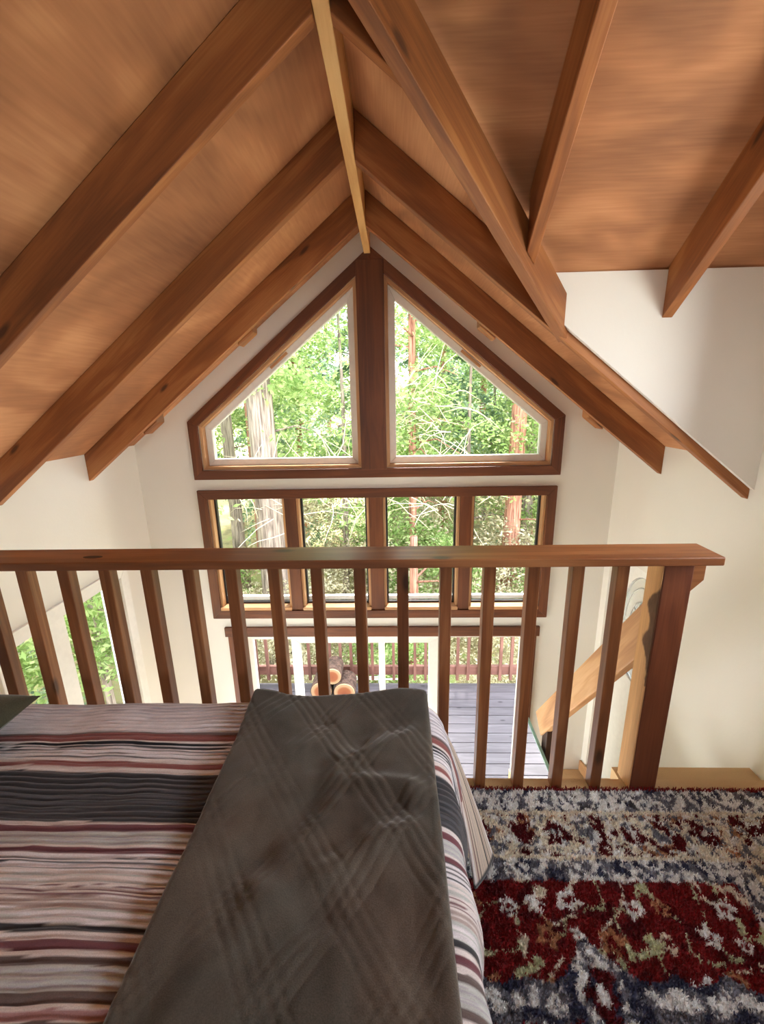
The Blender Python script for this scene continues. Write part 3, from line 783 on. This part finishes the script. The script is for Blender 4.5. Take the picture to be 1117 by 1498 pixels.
# pillow at the left end
n = 60
uu, vv = np.meshgrid(np.linspace(-1, 1, n), np.linspace(-1, 1, n), indexing='ij')
prf = (np.clip(1 - np.abs(uu) ** 2.6, 0, 1) ** .55) * (np.clip(1 - np.abs(vv) ** 2.6, 0, 1) ** .55)
pin = 1 - .07 * (1 - np.abs(uu * vv)) * np.maximum(np.abs(uu), np.abs(vv)) ** 3
wrk = (fbm(uu * 3 + 4, vv * 3, 91) - .5) * .02 * prf
pl = empty('pillow', (-1.24, .66, .5)); tag(pl, 'dark olive grey pillow at the left edge of the striped bed', 'pillow')
pc = lin(74, 72, 58)[None, None] * (.8 + .4 * fbm(uu * 12, vv * 12, 93))[..., None]
pm = vcol('pillow_cloth', rough=.95, sheen=.3, bump=.4, bscale=300, var=.15)
for nm, sg, hh in (('cushion_top', 1, .085), ('cushion_underside', -1, .05)):
    Pp = np.stack([-1.225 + .245 * uu * pin, .665 + .325 * vv * pin, .566 + sg * hh * prf + (wrk if sg > 0 else 0)], -1)
    if sg < 0: Pp = Pp[::-1]
    grid_object(nm, Pp, pm, pl, pc)

# ------------------------------------------------------------------ rug
RX0, RX1, RY0, RY1 = -.25, 1.30, -.65, 1.222
def rugcol(x, y):
    k = lambda *c: lin(*c)
    wx = x + (fbm(x * 28, y * 28, 5) - .5) * .03; wy = y + (fbm(x * 28, y * 28, 9) - .5) * .03
    d = np.minimum(RY1 - y, (RX1 - x) * .82)
    dw = d + (fbm(x * 45, y * 45, 3) - .5) * .012
    s = np.where(RY1 - y < (RX1 - x) * .82, wx, wy)
    n1 = fbm(wx * 70 + wy * 21, wy * 70 - wx * 21, 13, 3); n2 = fbm(wx * 46 + 7 - wy * 17, wy * 46 + wx * 17, 19, 3); n3 = fbm(wx * 20, wy * 20, 23, 2)
    out = np.zeros(x.shape + (3,))
    cream, white, red, navy, grey, tan, sage = k(202, 193, 180), k(226, 222, 216), k(112, 22, 26), k(58, 60, 82), k(112, 112, 122), k(164, 122, 92), k(176, 178, 150)
    dred = k(84, 14, 22)
    # field
    fld = np.where((n3 > .62)[..., None], dred, red)
    # vines: ridged noise contours plus rosettes on a jittered lattice
    rv = np.abs(fbm(wx * 9 + 3, wy * 9, 41, 2) - .5)
    vine = rv < .018
    rv2 = np.abs(fbm(wx * 12 + 13, wy * 10, 47, 2) - .47) < .020
    gx, gy = np.floor(wx / .082), np.floor(wy / .082)
    def hh(a, b, s): return vnoise(a * 3.77 + .5, b * 5.31 + .5, s)
    best = np.full(x.shape, 9.); kind = np.zeros(x.shape)
    for di in (-1, 0, 1):
        for dj in (-1, 0, 1):
            cx = (gx + di + .25 + .5 * hh(gx + di, gy + dj, 61)) * .082; cy = (gy + dj + .25 + .5 * hh(gx + di, gy + dj, 67)) * .082
            rr = .013 + .016 * hh(gx + di, gy + dj, 71)
            th = np.arctan2(wy - cy, wx - cx)
            q = np.hypot(wx - cx, (wy - cy)) / (rr * (1 + .25 * np.cos(5 * th)))
            kk = hh(gx + di, gy + dj, 73)
            sel = q < best; best = np.where(sel, q, best); kind = np.where(sel, kk, kind)
    fld = np.where((vine & (n1 > .36))[..., None], cream, fld)
    fld = np.where((rv2 & (n1 > .38))[..., None], sage, fld)
    ros = np.where((kind > .6)[..., None], tan, np.where((kind > .42)[..., None], white, sage))
    fld = np.where(((best < 1.0) & (kind > .36) & (n1 > .33))[..., None], ros, fld)
    fld = np.where(((best < .38) & (kind > .5))[..., None], red, fld)
    # medallion with an ogee tip and scalloped shoulders
    yb = .690 + .095 * np.exp(-(np.abs(wx - .462) / .050) ** 1.6) + .016 * np.abs(np.sin((wx - .462) * math.pi / .115)) - .25 * np.clip(np.abs(wx - .462) - .33, 0, 1)
    qd = yb - wy
    med = np.where((qd < .016)[..., None], np.where((n2 > .5)[..., None], grey, navy), np.where((qd < .05)[..., None], np.where((n1 > .42)[..., None], white, grey), np.where((qd < .075)[..., None], np.where((n2 > .52)[..., None], navy, grey), np.where((n2 > .56)[..., None], white, dred))))
    core = np.hypot((wx - .462) / .034, (wy - .675) / .05)
    med = np.where((core < 2.0)[..., None], np.where((n1 > .45)[..., None], white, grey), med)
    med = np.where((core < 1.15)[..., None], np.where((n1 > .40)[..., None], dred, navy), med)
    med = np.where((core < .42)[..., None], white, med)
    med = np.where(((np.abs(np.abs(wx - .462) - .075) < .022) & (qd > .015) & (qd < .11) & (n1 > .4))[..., None], navy, med)
    fld = np.where((qd > 0)[..., None], med, fld)
    # inner guard band, main border, outer band
    guard = np.where((n1 > .51)[..., None], white, np.where((n2 > .42)[..., None], grey, navy))
    sp = (s / .23 + .35) % 1
    mot = np.hypot((sp - .5) * .23, (d - .168)) / .052
    bord = np.where((n1 > .57)[..., None], white, np.where((n2 > .60)[..., None], dred, np.where((n2 < .40)[..., None], grey, np.where((n3 > .6)[..., None], tan, cream))))
    bord = np.where(((mot < 1.2) & (mot > .82) & (n1 > .46))[..., None], cream, bord)
    bord = np.where(((mot < .62) & (n2 > .42))[..., None], dred, bord)
    bord = np.where(((mot < .30) & (n1 > .4))[..., None], white, bord)
    bord = np.where(((np.abs(sp - .0) < .12) | (sp > .90))[..., None] & (n2 > .5)[..., None], dred, bord)
    outer = np.where((n1 > .50)[..., None], white, np.where((n2 > .44)[..., None], grey, np.where((n3 > .5)[..., None], navy, k(84, 82, 86))))
    out = fld
    out = np.where((dw < .305)[..., None], guard, out)
    out = np.where((np.abs(dw - .240) < .006)[..., None], cream, out)
    out = np.where((dw < .235)[..., None], bord, out)
    out = np.where((np.abs(dw - .098) < .006)[..., None], cream, out)
    out = np.where((dw < .092)[..., None], outer, out)
    out = np.where((dw < .014)[..., None], red, out)
    jit = vnoise(x * 400, y * 400, 97)
    return np.clip(out * 1.5 * (.74 + .52 * jit)[..., None], 0, .92)
rug = empty('rug', (.5, .28, 0)); tag(rug, 'thick shaggy red, cream and grey patterned rug on the loft floor beside the bed', 'rug')
gx_, gy_ = np.arange(RX0, RX1 + .001, .006), np.arange(RY0, RY1 + .001, .006)
x_, y_ = np.meshgrid(gx_, gy_, indexing='ij')
z_ = .012 + .003 * fbm(x_ * 60, y_ * 60, 101)
ed_ = np.minimum(np.minimum(x_ - RX0, RX1 - x_), np.minimum(y_ - RY0, RY1 - y_)); z_ = np.where(ed_ < .004, .001, z_)
rugmat = vcol('rug_wool', rough=.95, sheen=.15, bump=.6, bscale=500, var=.15)
grid_object('backing', np.stack([x_, y_, z_], -1), rugmat, rug, rugcol(x_, y_) * .8)
# the pile: short wool tufts
NT = 95000
tx = rng.uniform(.10, 1.295, NT); tyy = rng.uniform(.40, RY1 - .002, NT)
ln_ = rng.uniform(.008, .013, NT); az = rng.uniform(0, 2 * math.pi, NT); le = rng.uniform(.1, .6, NT)
wd = rng.uniform(.0012, .0022, NT); az2 = rng.uniform(0, 2 * math.pi, NT)
b0 = np.stack([tx, tyy, np.full(NT, .010)], -1)
sdv = np.stack([np.cos(az2), np.sin(az2), np.zeros(NT)], -1) * wd[:, None]
tip = b0 + np.stack([np.cos(az) * np.sin(le), np.sin(az) * np.sin(le), np.cos(le)], -1) * ln_[:, None]
V = np.stack([b0 - sdv, b0 + sdv, tip + sdv * .7, tip - sdv * .7], 1).reshape(-1, 3) - np.array(rug.location)
F = np.arange(NT * 4).reshape(-1, 4)
tc_ = np.repeat(rugcol(tx, tyy) * rng.uniform(.85, 1.3, NT)[:, None], 4, 0)
pile = link(bpy.data.objects.new('pile', raw_mesh('pile', V, F, [rugmat], tc_))); pile.parent = rug; pile['kind'] = 'stuff'

# ------------------------------------------------------------------ deck outside
m = MB(); k = 0; y = 5.06
while y > 3.14:
    m.box(-2.6, 2.6, y - .136, y, ZF - .04, ZF, axis=0); y -= .1445
m.box(-2.6, 2.6, 5.066, 5.10, ZF - .16, ZF, axis=0)
struct(m.build('deck', M['deck'], bevel=.003))
def deck_rail(x0, y0, x1, y1, label):
    r = empty('deck_railing', ((x0 + x1) / 2, (y0 + y1) / 2, ZF)); tag(r, label, 'railing')
    a, b = Vector((x0, y0, 0)), Vector((x1, y1, 0)); L_ = (b - a).length; t = (b - a) / L_
    z = lambda p, h: (p.x, p.y, ZF + h)
    m = MB(); m.beam(z(a, .19), z(b, .19), (0, 0, 1), .045, .13); m.build('bottom_rail', M['redwood'], r, bevel=.003)
    m = MB(); m.beam(z(a, .94), z(b, .94), (0, 0, 1), .10, .04); m.build('top_rail', M['redwood'], r, bevel=.003)
    nn = t.cross(Vector((0, 0, 1))) * .035
    n_ = int(L_ / .143)
    for k in range(n_ + 1):
        p = a + t * (k * .143) + nn
        m = MB(); m.box(p.x - .018, p.x + .018, p.y - .018, p.y + .018, ZF + .06, ZF + .95); m.build('picket', M['redwood'], r)
    for k in range(int(L_ / 1.6) + 1):
        p = a + t * min(L_, k * 1.6) - nn * 1.2
        m = MB(); m.box(p.x - .045, p.x + .045, p.y - .045, p.y + .045, ZF - .1, ZF + .96); m.build('post', M['redwood'], r)
deck_rail(-2.05, 5.13, 2.5, 5.13, 'reddish wooden deck railing along the far edge of the deck')
deck_rail(-2.05, 3.3, -2.05, 5.0, 'reddish wooden deck railing along the left side of the deck')
# cut logs
def log(cx, cz, r, y0, label):
    g = empty('log', (cx, y0, cz - r)); tag(g, label, 'log', None)
    m = MB(); m.tube([(cx, y0 + .012, cz), (cx, y0, cz), (cx, y0 + .12, cz), (cx, y0 + .28, cz)], [r * .97, r, r * 1.01, r * .98], 20); 
    m.build('bark', M['bark_log'], g, smooth=False)
    mm_, nt_, bs_ = newmat('cut_wood'); tc = N(nt_, 'TexCoord')
    vm = N(nt_, 'VectorMath', operation='LENGTH'); sub = N(nt_, 'Mapping'); sub.inputs['Location'].default_value = (0, 0, -r); sub.inputs['Scale'].default_value = (1, 0, 1)
    nt_.links.new(tc.outputs['Object'], sub.inputs[0]); nt_.links.new(sub.outputs[0], vm.inputs[0])
    dv = N(nt_, 'Math', operation='DIVIDE'); dv.inputs[1].default_value = r; nt_.links.new(vm.outputs['Value'], dv.inputs[0])
    rr = ramp(nt_, [(.0, srgb(150, 84, 54)), (.55, srgb(162, 96, 62)), (.72, srgb(190, 150, 112)), (.93, srgb(196, 160, 124))], dv.outputs[0])
    nt_.links.new(rr.outputs[0], bs_.inputs['Base Color']); bs_.inputs['Roughness'].default_value = .8
    m = MB(); m.tube([(cx, y0 - .012, cz), (cx, y0 + .004, cz)], [r * .93, r * .96], 24); m.build('cut_face', mm_, g)
log(-.98, ZF + .14, .14, 4.74, 'cut log round at the left of the bottom pair on the deck')
log(-.68, ZF + .14, .14, 4.72, 'cut log round at the right of the bottom pair on the deck')
log(-.83, ZF + .14 + .211, .118, 4.76, 'small cut log round resting on top of two others on the deck')

# ------------------------------------------------------------------ forest
ZG = -4.2
m = MB()
# hillside rising away from the house
gx2, gy2 = np.meshgrid(np.linspace(-45, 45, 60), np.linspace(-12, 60, 60), indexing='ij')
gz2 = ZG + .9 * (fbm(gx2 * .2, gy2 * .2, 201) - .5) + np.clip(gy2 - 9, 0, 99) * .16 
gz2 = np.where((np.abs(gx2) < 4) & (gy2 < 6), ZG - .3, gz2)
gm, nt, bs = newmat('forest_floor'); tc = N(nt, 'TexCoord'); nn_ = N(nt, 'TexNoise'); nn_.inputs['Scale'].default_value = 2.5; nn_.inputs['Detail'].default_value = 8
nt.links.new(tc.outputs['Object'], nn_.inputs['Vector'])
rr = ramp(nt, [(.3, srgb(96, 92, 60)), (.5, srgb(150, 136, 96)), (.7, srgb(132, 156, 84))], nn_.outputs['Fac']); nt.links.new(rr.outputs[0], bs.inputs['Base Color']); bs.inputs['Roughness'].default_value = 1
struct(grid_object('ground', np.stack([gx2, gy2, gz2], -1), gm))
def ground_z(x, y): return ZG + np.clip(y - 9, 0, 99) * .16 - .15

def leaves(centres, size, droop=.3, seed=0):
    r = np.random.default_rng(seed); n_ = len(centres)
    az = r.uniform(0, 2 * math.pi, n_); tl = r.normal(-droop, .5, n_)
    d1 = np.stack([np.cos(az) * np.cos(tl), np.sin(az) * np.cos(tl), np.sin(tl)], -1)
    rd = r.normal(size=(n_, 3)); d2 = np.cross(d1, rd); d2 /= np.linalg.norm(d2, axis=1)[:, None] + 1e-9
    s = size * r.uniform(.6, 1.4, n_)
    a_ = d1 * s[:, None]; b_ = d2 * (s * .42)[:, None]
    V = np.stack([centres - a_ * .5, centres - a_ * .05 + b_ * .5, centres + a_ * .5, centres - a_ * .05 - b_ * .5], 1).reshape(-1, 3)
    return V, np.arange(n_ * 4).reshape(-1, 4)

def crown_conifer(h, z0, rad, nb, per, size, seed, mat):
    r = np.random.default_rng(seed); pts = []
    for k in range(nb):
        f = r.uniform(0, 1); zz = z0 + (h - z0) * f; L_ = rad * (1 - f * .75) * r.uniform(.6, 1.15); az = r.uniform(0, 2 * math.pi)
        t = r.uniform(.12, 1, per) ** .8; sw = r.normal(0, .16, per) * L_ * t
        x = np.cos(az) * L_ * t - np.sin(az) * sw; y = np.sin(az) * L_ * t + np.cos(az) * sw
        z = zz + .25 * L_ * t - .55 * L_ * t ** 2 + r.normal(0, .06, per) - np.abs(sw) * .3
        pts.append(np.stack([x, y, z], -1))
    V, F = leaves(np.concatenate(pts), size, .35, seed)
    return raw_mesh('crown', V, F, [mat])
def crown_blob(h, z0, rad, nb, per, size, seed, mat):
    r = np.random.default_rng(seed); pts = []
    for k in range(nb):
        c = r.normal(size=3); c /= np.linalg.norm(c); c = c * r.uniform(.25, 1) ** .5
        c = np.array([c[0] * rad, c[1] * rad, (z0 + h) / 2 + c[2] * (h - z0) / 2])
        q = r.normal(size=(per, 3)) * np.array([.30, .30, .13]) * rad * .55
        q[:, 2] -= .25 * np.hypot(q[:, 0], q[:, 1])
        pts.append(c + q)
    V, F = leaves(np.concatenate(pts), size, .2, seed)
    return raw_mesh('crown', V, F, [mat])
def trunk_mesh(h, r0, r1, seed, mat, bend=.1, limbs=0):
    r = random.Random(seed); m = MB()
    pts = []; rad = []
    bx_, by_ = r.uniform(-bend, bend), r.uniform(-bend, bend)
    for k in range(9):
        f = k / 8; pts.append((bx_ * math.sin(f * 2.2), by_ * math.sin(f * 2.8), h * f - .3)); rad.append(r0 * (1 + .35 * math.exp(-f * 18)) * (1 - f) + r1 * f)
    m.tube(pts, rad, 14)
    for k in range(limbs):
        z = h * r.uniform(.12, .7); an = r.uniform(0, 6.28); l = r.uniform(.6, 1.6)
        m.tube([(0, 0, z), (math.cos(an) * l * .5, math.sin(an) * l * .5, z + .1 * l), (math.cos(an) * l, math.sin(an) * l, z - .1 * l)], [.03, .018, .006], 5)
    o = m.build('trunk', mat, None, smooth=True)
    me = o.data; bpy.data.objects.remove(o); return me

KIND = {
    'fir': (crown_conifer(13, 2.5, 2.3, 90, 260, .125, 1, M['leaf_b']), trunk_mesh(13, .17, .03, 1, M['bark_red'], limbs=10)),
    'cedar': (crown_conifer(11, .8, 2.0, 90, 260, .115, 2, M['leaf_b']), trunk_mesh(11, .12, .02, 2, M['bark_red'], limbs=10)),
    'maple': (crown_blob(9.5, 2.0, 2.5, 60, 260, .135, 3, M['leaf_a']), trunk_mesh(8, .10, .03, 3, M['bark_grey'], .3, 6)),
    'bay': (crown_blob(8, .8, 2.0, 60, 260, .12, 4, M['leaf_a']), trunk_mesh(7, .08, .02, 4, M['bark_grey'], .3, 6)),
    'shrub': (crown_blob(2.4, .1, 1.3, 40, 180, .09, 5, M['leaf_a']), None),
    'brush': (crown_blob(2.2, .1, 1.4, 40, 160, .08, 6, M['leaf_c']), None),
}
def inst(name, me, parent):
    o = link(bpy.data.objects.new(name, me)); o.parent = parent; return o
def tree(kind, x, y, label, cat='tree', group=None, s=1.0, rz=None, z=None):
    r = empty({'fir': 'fir_tree', 'cedar': 'cedar_tree', 'maple': 'maple_tree', 'bay': 'bay_tree', 'shrub': 'shrub', 'brush': 'brush'}[kind], (x, y, float(ground_z(x, y)) if z is None else z))
    tag(r, label, cat, group)
    r.rotation_euler = (0, 0, random.uniform(0, 6.28) if rz is None else rz); r.scale = (s, s, s)
    c, t = KIND[kind]
    inst('foliage', c, r)
    if t: inst('trunk', t, r)
    return r
def big_trunk(x, y, r0, mat, label, h=17, limbs=14, seed=0, name='fir_tree', crown=True):
    r = empty(name, (x, y, float(ground_z(x, y)))); tag(r, label, 'tree')
    inst('trunk', trunk_mesh(h, r0, r0 * .55, seed, mat, .05, limbs), r)
    if crown:
        c = inst('foliage', KIND['fir'][0], r); c.location = (0, 0, 5.5)
    return r
# trunks one can pick out through the glass
big_trunk(-2.62, 8.6, .30, M['bark_grey'], 'thick grey-barked fir trunk behind the left end of the gable windows', seed=11, limbs=6)
big_trunk(-4.45, 11.5, .17, M['bark_grey'], 'slender grey trunk left of the thick fir trunk outside the windows', seed=12, limbs=4)
big_trunk(-4.1, 12.4, .13, M['bark_red'], 'slim reddish trunk between the thick fir trunk and its slender grey neighbour', seed=13, limbs=4)
big_trunk(.45, 10.5, .10, M['bark_red'], 'thin reddish trunk with bare twigs right of the window centre post', seed=14, limbs=26)
big_trunk(3.05, 11.0, .22, M['bark_red'], 'reddish redwood trunk behind the right end of the lower windows', seed=15, limbs=8, name='redwood_tree')
big_trunk(3.75, 12.0, .16, M['bark_grey'], 'pale slim trunk to the right of the redwood trunk at the right windows', seed=16, limbs=4)
big_trunk(.36, 8.2, .13, M['bark_red'], 'short broken reddish trunk standing just beyond the deck right of centre', h=3.3, seed=17, limbs=10, name='redwood_tree', crown=False)
G1 = 'evergreens crowding the hillside'; G2 = 'leafy trees crowding the hillside'
for x, y, kd in [(-6.5, 13, 'fir'), (-3.2, 14.5, 'cedar'), (-.8, 13.2, 'cedar'), (1.6, 14, 'fir'), (4.6, 14.5, 'cedar'), (6.8, 13, 'fir'), (-9, 16, 'cedar'), (-5, 18, 'fir'), (1.0, 18, 'cedar'), (3.6, 18.5, 'fir'), (6.5, 18, 'cedar'), (9.5, 17, 'fir'),
                 (-7, 23, 'fir'), (-3.5, 23, 'cedar'), (3, 23.5, 'fir'), (6, 24, 'cedar'), (10, 23, 'fir'), (-11, 22, 'fir'), (-14, 28, 'fir'), (-6, 30, 'fir'), (6, 30, 'fir'), (13, 29, 'fir')]:
    tree(kd, x, y, 'dense green evergreen among many on the hillside outside the windows', group=G1, s=random.uniform(.95, 1.2))
for x, y, kd, s in [(-1.4, 10.8, 'maple', .95), (2.0, 11.6, 'maple', .9), (-5.6, 15, 'maple', 1), (5.2, 11.8, 'bay', 1), (3.2, 15.6, 'bay', 1.1), (8, 15.4, 'maple', 1)]:
    tree(kd, x, y, 'fresh green leafy tree among the evergreens outside the windows', group=G2, s=s)
for x, y, kd, s in [(-3.4, 7.8, 'brush', .9), (-1.9, 8.6, 'brush', 1.0), (-.6, 9.4, 'brush', 1.15), (.9, 9.8, 'shrub', 1.0), (2.4, 9, 'brush', 1), (3.8, 9.4, 'shrub', .9), (-4.8, 9.6, 'shrub', 1), (0.2, 11.6, 'shrub', 1.3), (-2.2, 11.5, 'brush', 1.3), (1.9, 12, 'brush', 1.4), (4.8, 10.5, 'brush', 1.2), (-.1, 7.6, 'shrub', .8), (1.9, 7.4, 'brush', .8), (-1.2, 7.2, 'brush', .7)]:
    tree(kd, x, y, 'dry tangled brush on the slope beyond the deck' if kd == 'brush' else 'green shrub on the slope beyond the deck', 'shrub', 'brush beyond the deck' if kd == 'brush' else 'green shrubs beyond the deck', s, z=float(ground_z(x, y)) + .1)
# greenery outside the left window
big_trunk(-5.2, 4.2, .22, M['bark_grey'], 'grey trunk seen through the white side window', seed=21, limbs=4)
for x, y, kd, s in [(-5.0, 6.3, 'bay', .95), (-6.6, 8.4, 'maple', 1), (-7.2, 5.6, 'cedar', 1), (-7.6, 3.4, 'bay', 1), (-9.5, 10, 'fir', 1), (-9, 7, 'cedar', 1.1)]:
    tree(kd, x, y, 'bright green tree outside the white window on the left wall', group='trees outside the left window', s=s)
# bare twigs in front of the shade
def twigs(x, y, z, label, seed, n_=36):
    r = random.Random(seed); m = MB()
    for k in range(n_):
        an = r.uniform(0, 6.28); el = r.uniform(-.2, 1.2); l = r.uniform(.5, 1.6)
        p = Vector((x + r.uniform(-.7, .7), y + r.uniform(-.3, .3), z + r.uniform(-.5, .5)))
        d_ = Vector((math.cos(an) * math.cos(el), math.sin(an) * math.cos(el) * .5, math.sin(el)))
        pts = [p]
        for q_ in range(4):
            d_ = (d_ + Vector((r.uniform(-.3, .3), r.uniform(-.3, .3), r.uniform(-.45, .15)))).normalized(); pts.append(pts[-1] + d_ * l / 4)
        m.tube(pts, [.012, .010, .008, .006, .003], 4)
    return tag(m.build('dead_branches', M['twig'], None, smooth=True), label, 'branches', None, 'stuff')
twigs(-.8, 8.3, -.3, 'tangle of pale bare twigs behind the second light of the window row', 3, 60)
twigs(.55, 9.4, 1.1, 'pale bare twigs on the thin trunk behind the right trapezoid window', 4, 40)
twigs(1.0, 8.6, -.4, 'pale bare twigs behind the third light of the window row', 5, 40)
twigs(-2.4, 8.1, -.6, 'pale bare twigs around the thick trunk on the left', 6, 36)

# ------------------------------------------------------------------ light
w = bpy.data.worlds.new('sky'); scene.world = w; w.use_nodes = True; nt = w.node_tree; nt.nodes.clear()
out = nt.nodes.new('ShaderNodeOutputWorld'); bg = nt.nodes.new('ShaderNodeBackground')
tc = nt.nodes.new('ShaderNodeTexCoord'); sp = nt.nodes.new('ShaderNodeSeparateXYZ'); nt.links.new(tc.outputs['Generated'], sp.inputs[0])
rr = ramp(nt, [(.0, (.75, .80, .78, 1)), (.35, (.95, .98, 1.0, 1)), (1, (.72, .86, 1.0, 1))], sp.outputs['Z'])
nt.links.new(rr.outputs[0], bg.inputs[0]); bg.inputs[1].default_value = 6.0; nt.links.new(bg.outputs[0], out.inputs[0])

def light(name, kind, loc, rot, energy, color=(1, 1, 1), **kw):
    l = bpy.data.lights.new(name, kind); l.energy = energy; l.color = color
    for k, v_ in kw.items(): setattr(l, k, v_)
    o = link(bpy.data.objects.new(name, l)); o.location = loc; o.rotation_euler = rot; return o
sun = light('sun', 'SUN', (0, 0, 20), (0, 0, 0), 24.0, (1, .97, .92), angle=math.radians(6))
sun.rotation_euler = Vector((-.12, -.46, -.88)).to_track_quat('-Z', 'Y').to_euler()
# area lamps: daylight at the unseen dormer window, plus an added low fill
def area_lamp(name, loc, direction, sx, sy, e, color=(1, .97, .92)):
    o = light(name, 'AREA', loc, (0, 0, 0), e, color, shape='RECTANGLE', size=sx, size_y=sy)
    o.rotation_euler = Vector(direction).to_track_quat('-Z', 'Y').to_euler(); return o
area_lamp('daylight_dormer', (XR + .16, .915, 1.365), (-1, .12, .4), .90, .80, 11, (.97, .98, 1))
area_lamp('fill_left_low', (XL - .16, 1.7, -1.72), (1, .1, .45), 1.6, 1.0, 45, (.95, .98, 1))  # added lamp brightening ceiling, balusters and stair wall; no known window here

# ------------------------------------------------------------------ camera
cam = bpy.data.cameras.new('camera'); co = link(bpy.data.objects.new('camera', cam)); scene.camera = co
r_ = Vector((0.99944526, 0.02698313, -0.01952116)); u_ = Vector((0.0118939, 0.25830712, 0.96598963)); f_ = Vector((-0.03110788, 0.96568594, -0.25784289))
mt = Matrix((r_, u_, -f_)).transposed().to_4x4(); mt.translation = (0, 0, 1.34)
co.matrix_world = mt
cam.sensor_fit = 'HORIZONTAL'; cam.sensor_width = 36; cam.lens = 630 / 1117 * 36
cam.clip_start = .02
cam.shift_y = 1 / 1117
scene.view_settings.view_transform = 'Standard'; scene.view_settings.look = 'None'
scene.view_settings.gamma = 1; scene.view_settings.exposure = .55; scene.view_settings.use_curve_mapping = False
scene.cycles.use_denoising = True
scene.cycles.max_bounces = 8; scene.cycles.diffuse_bounces = 5; scene.cycles.transparent_max_bounces = 12
scene.cycles.sample_clamp_indirect = 6
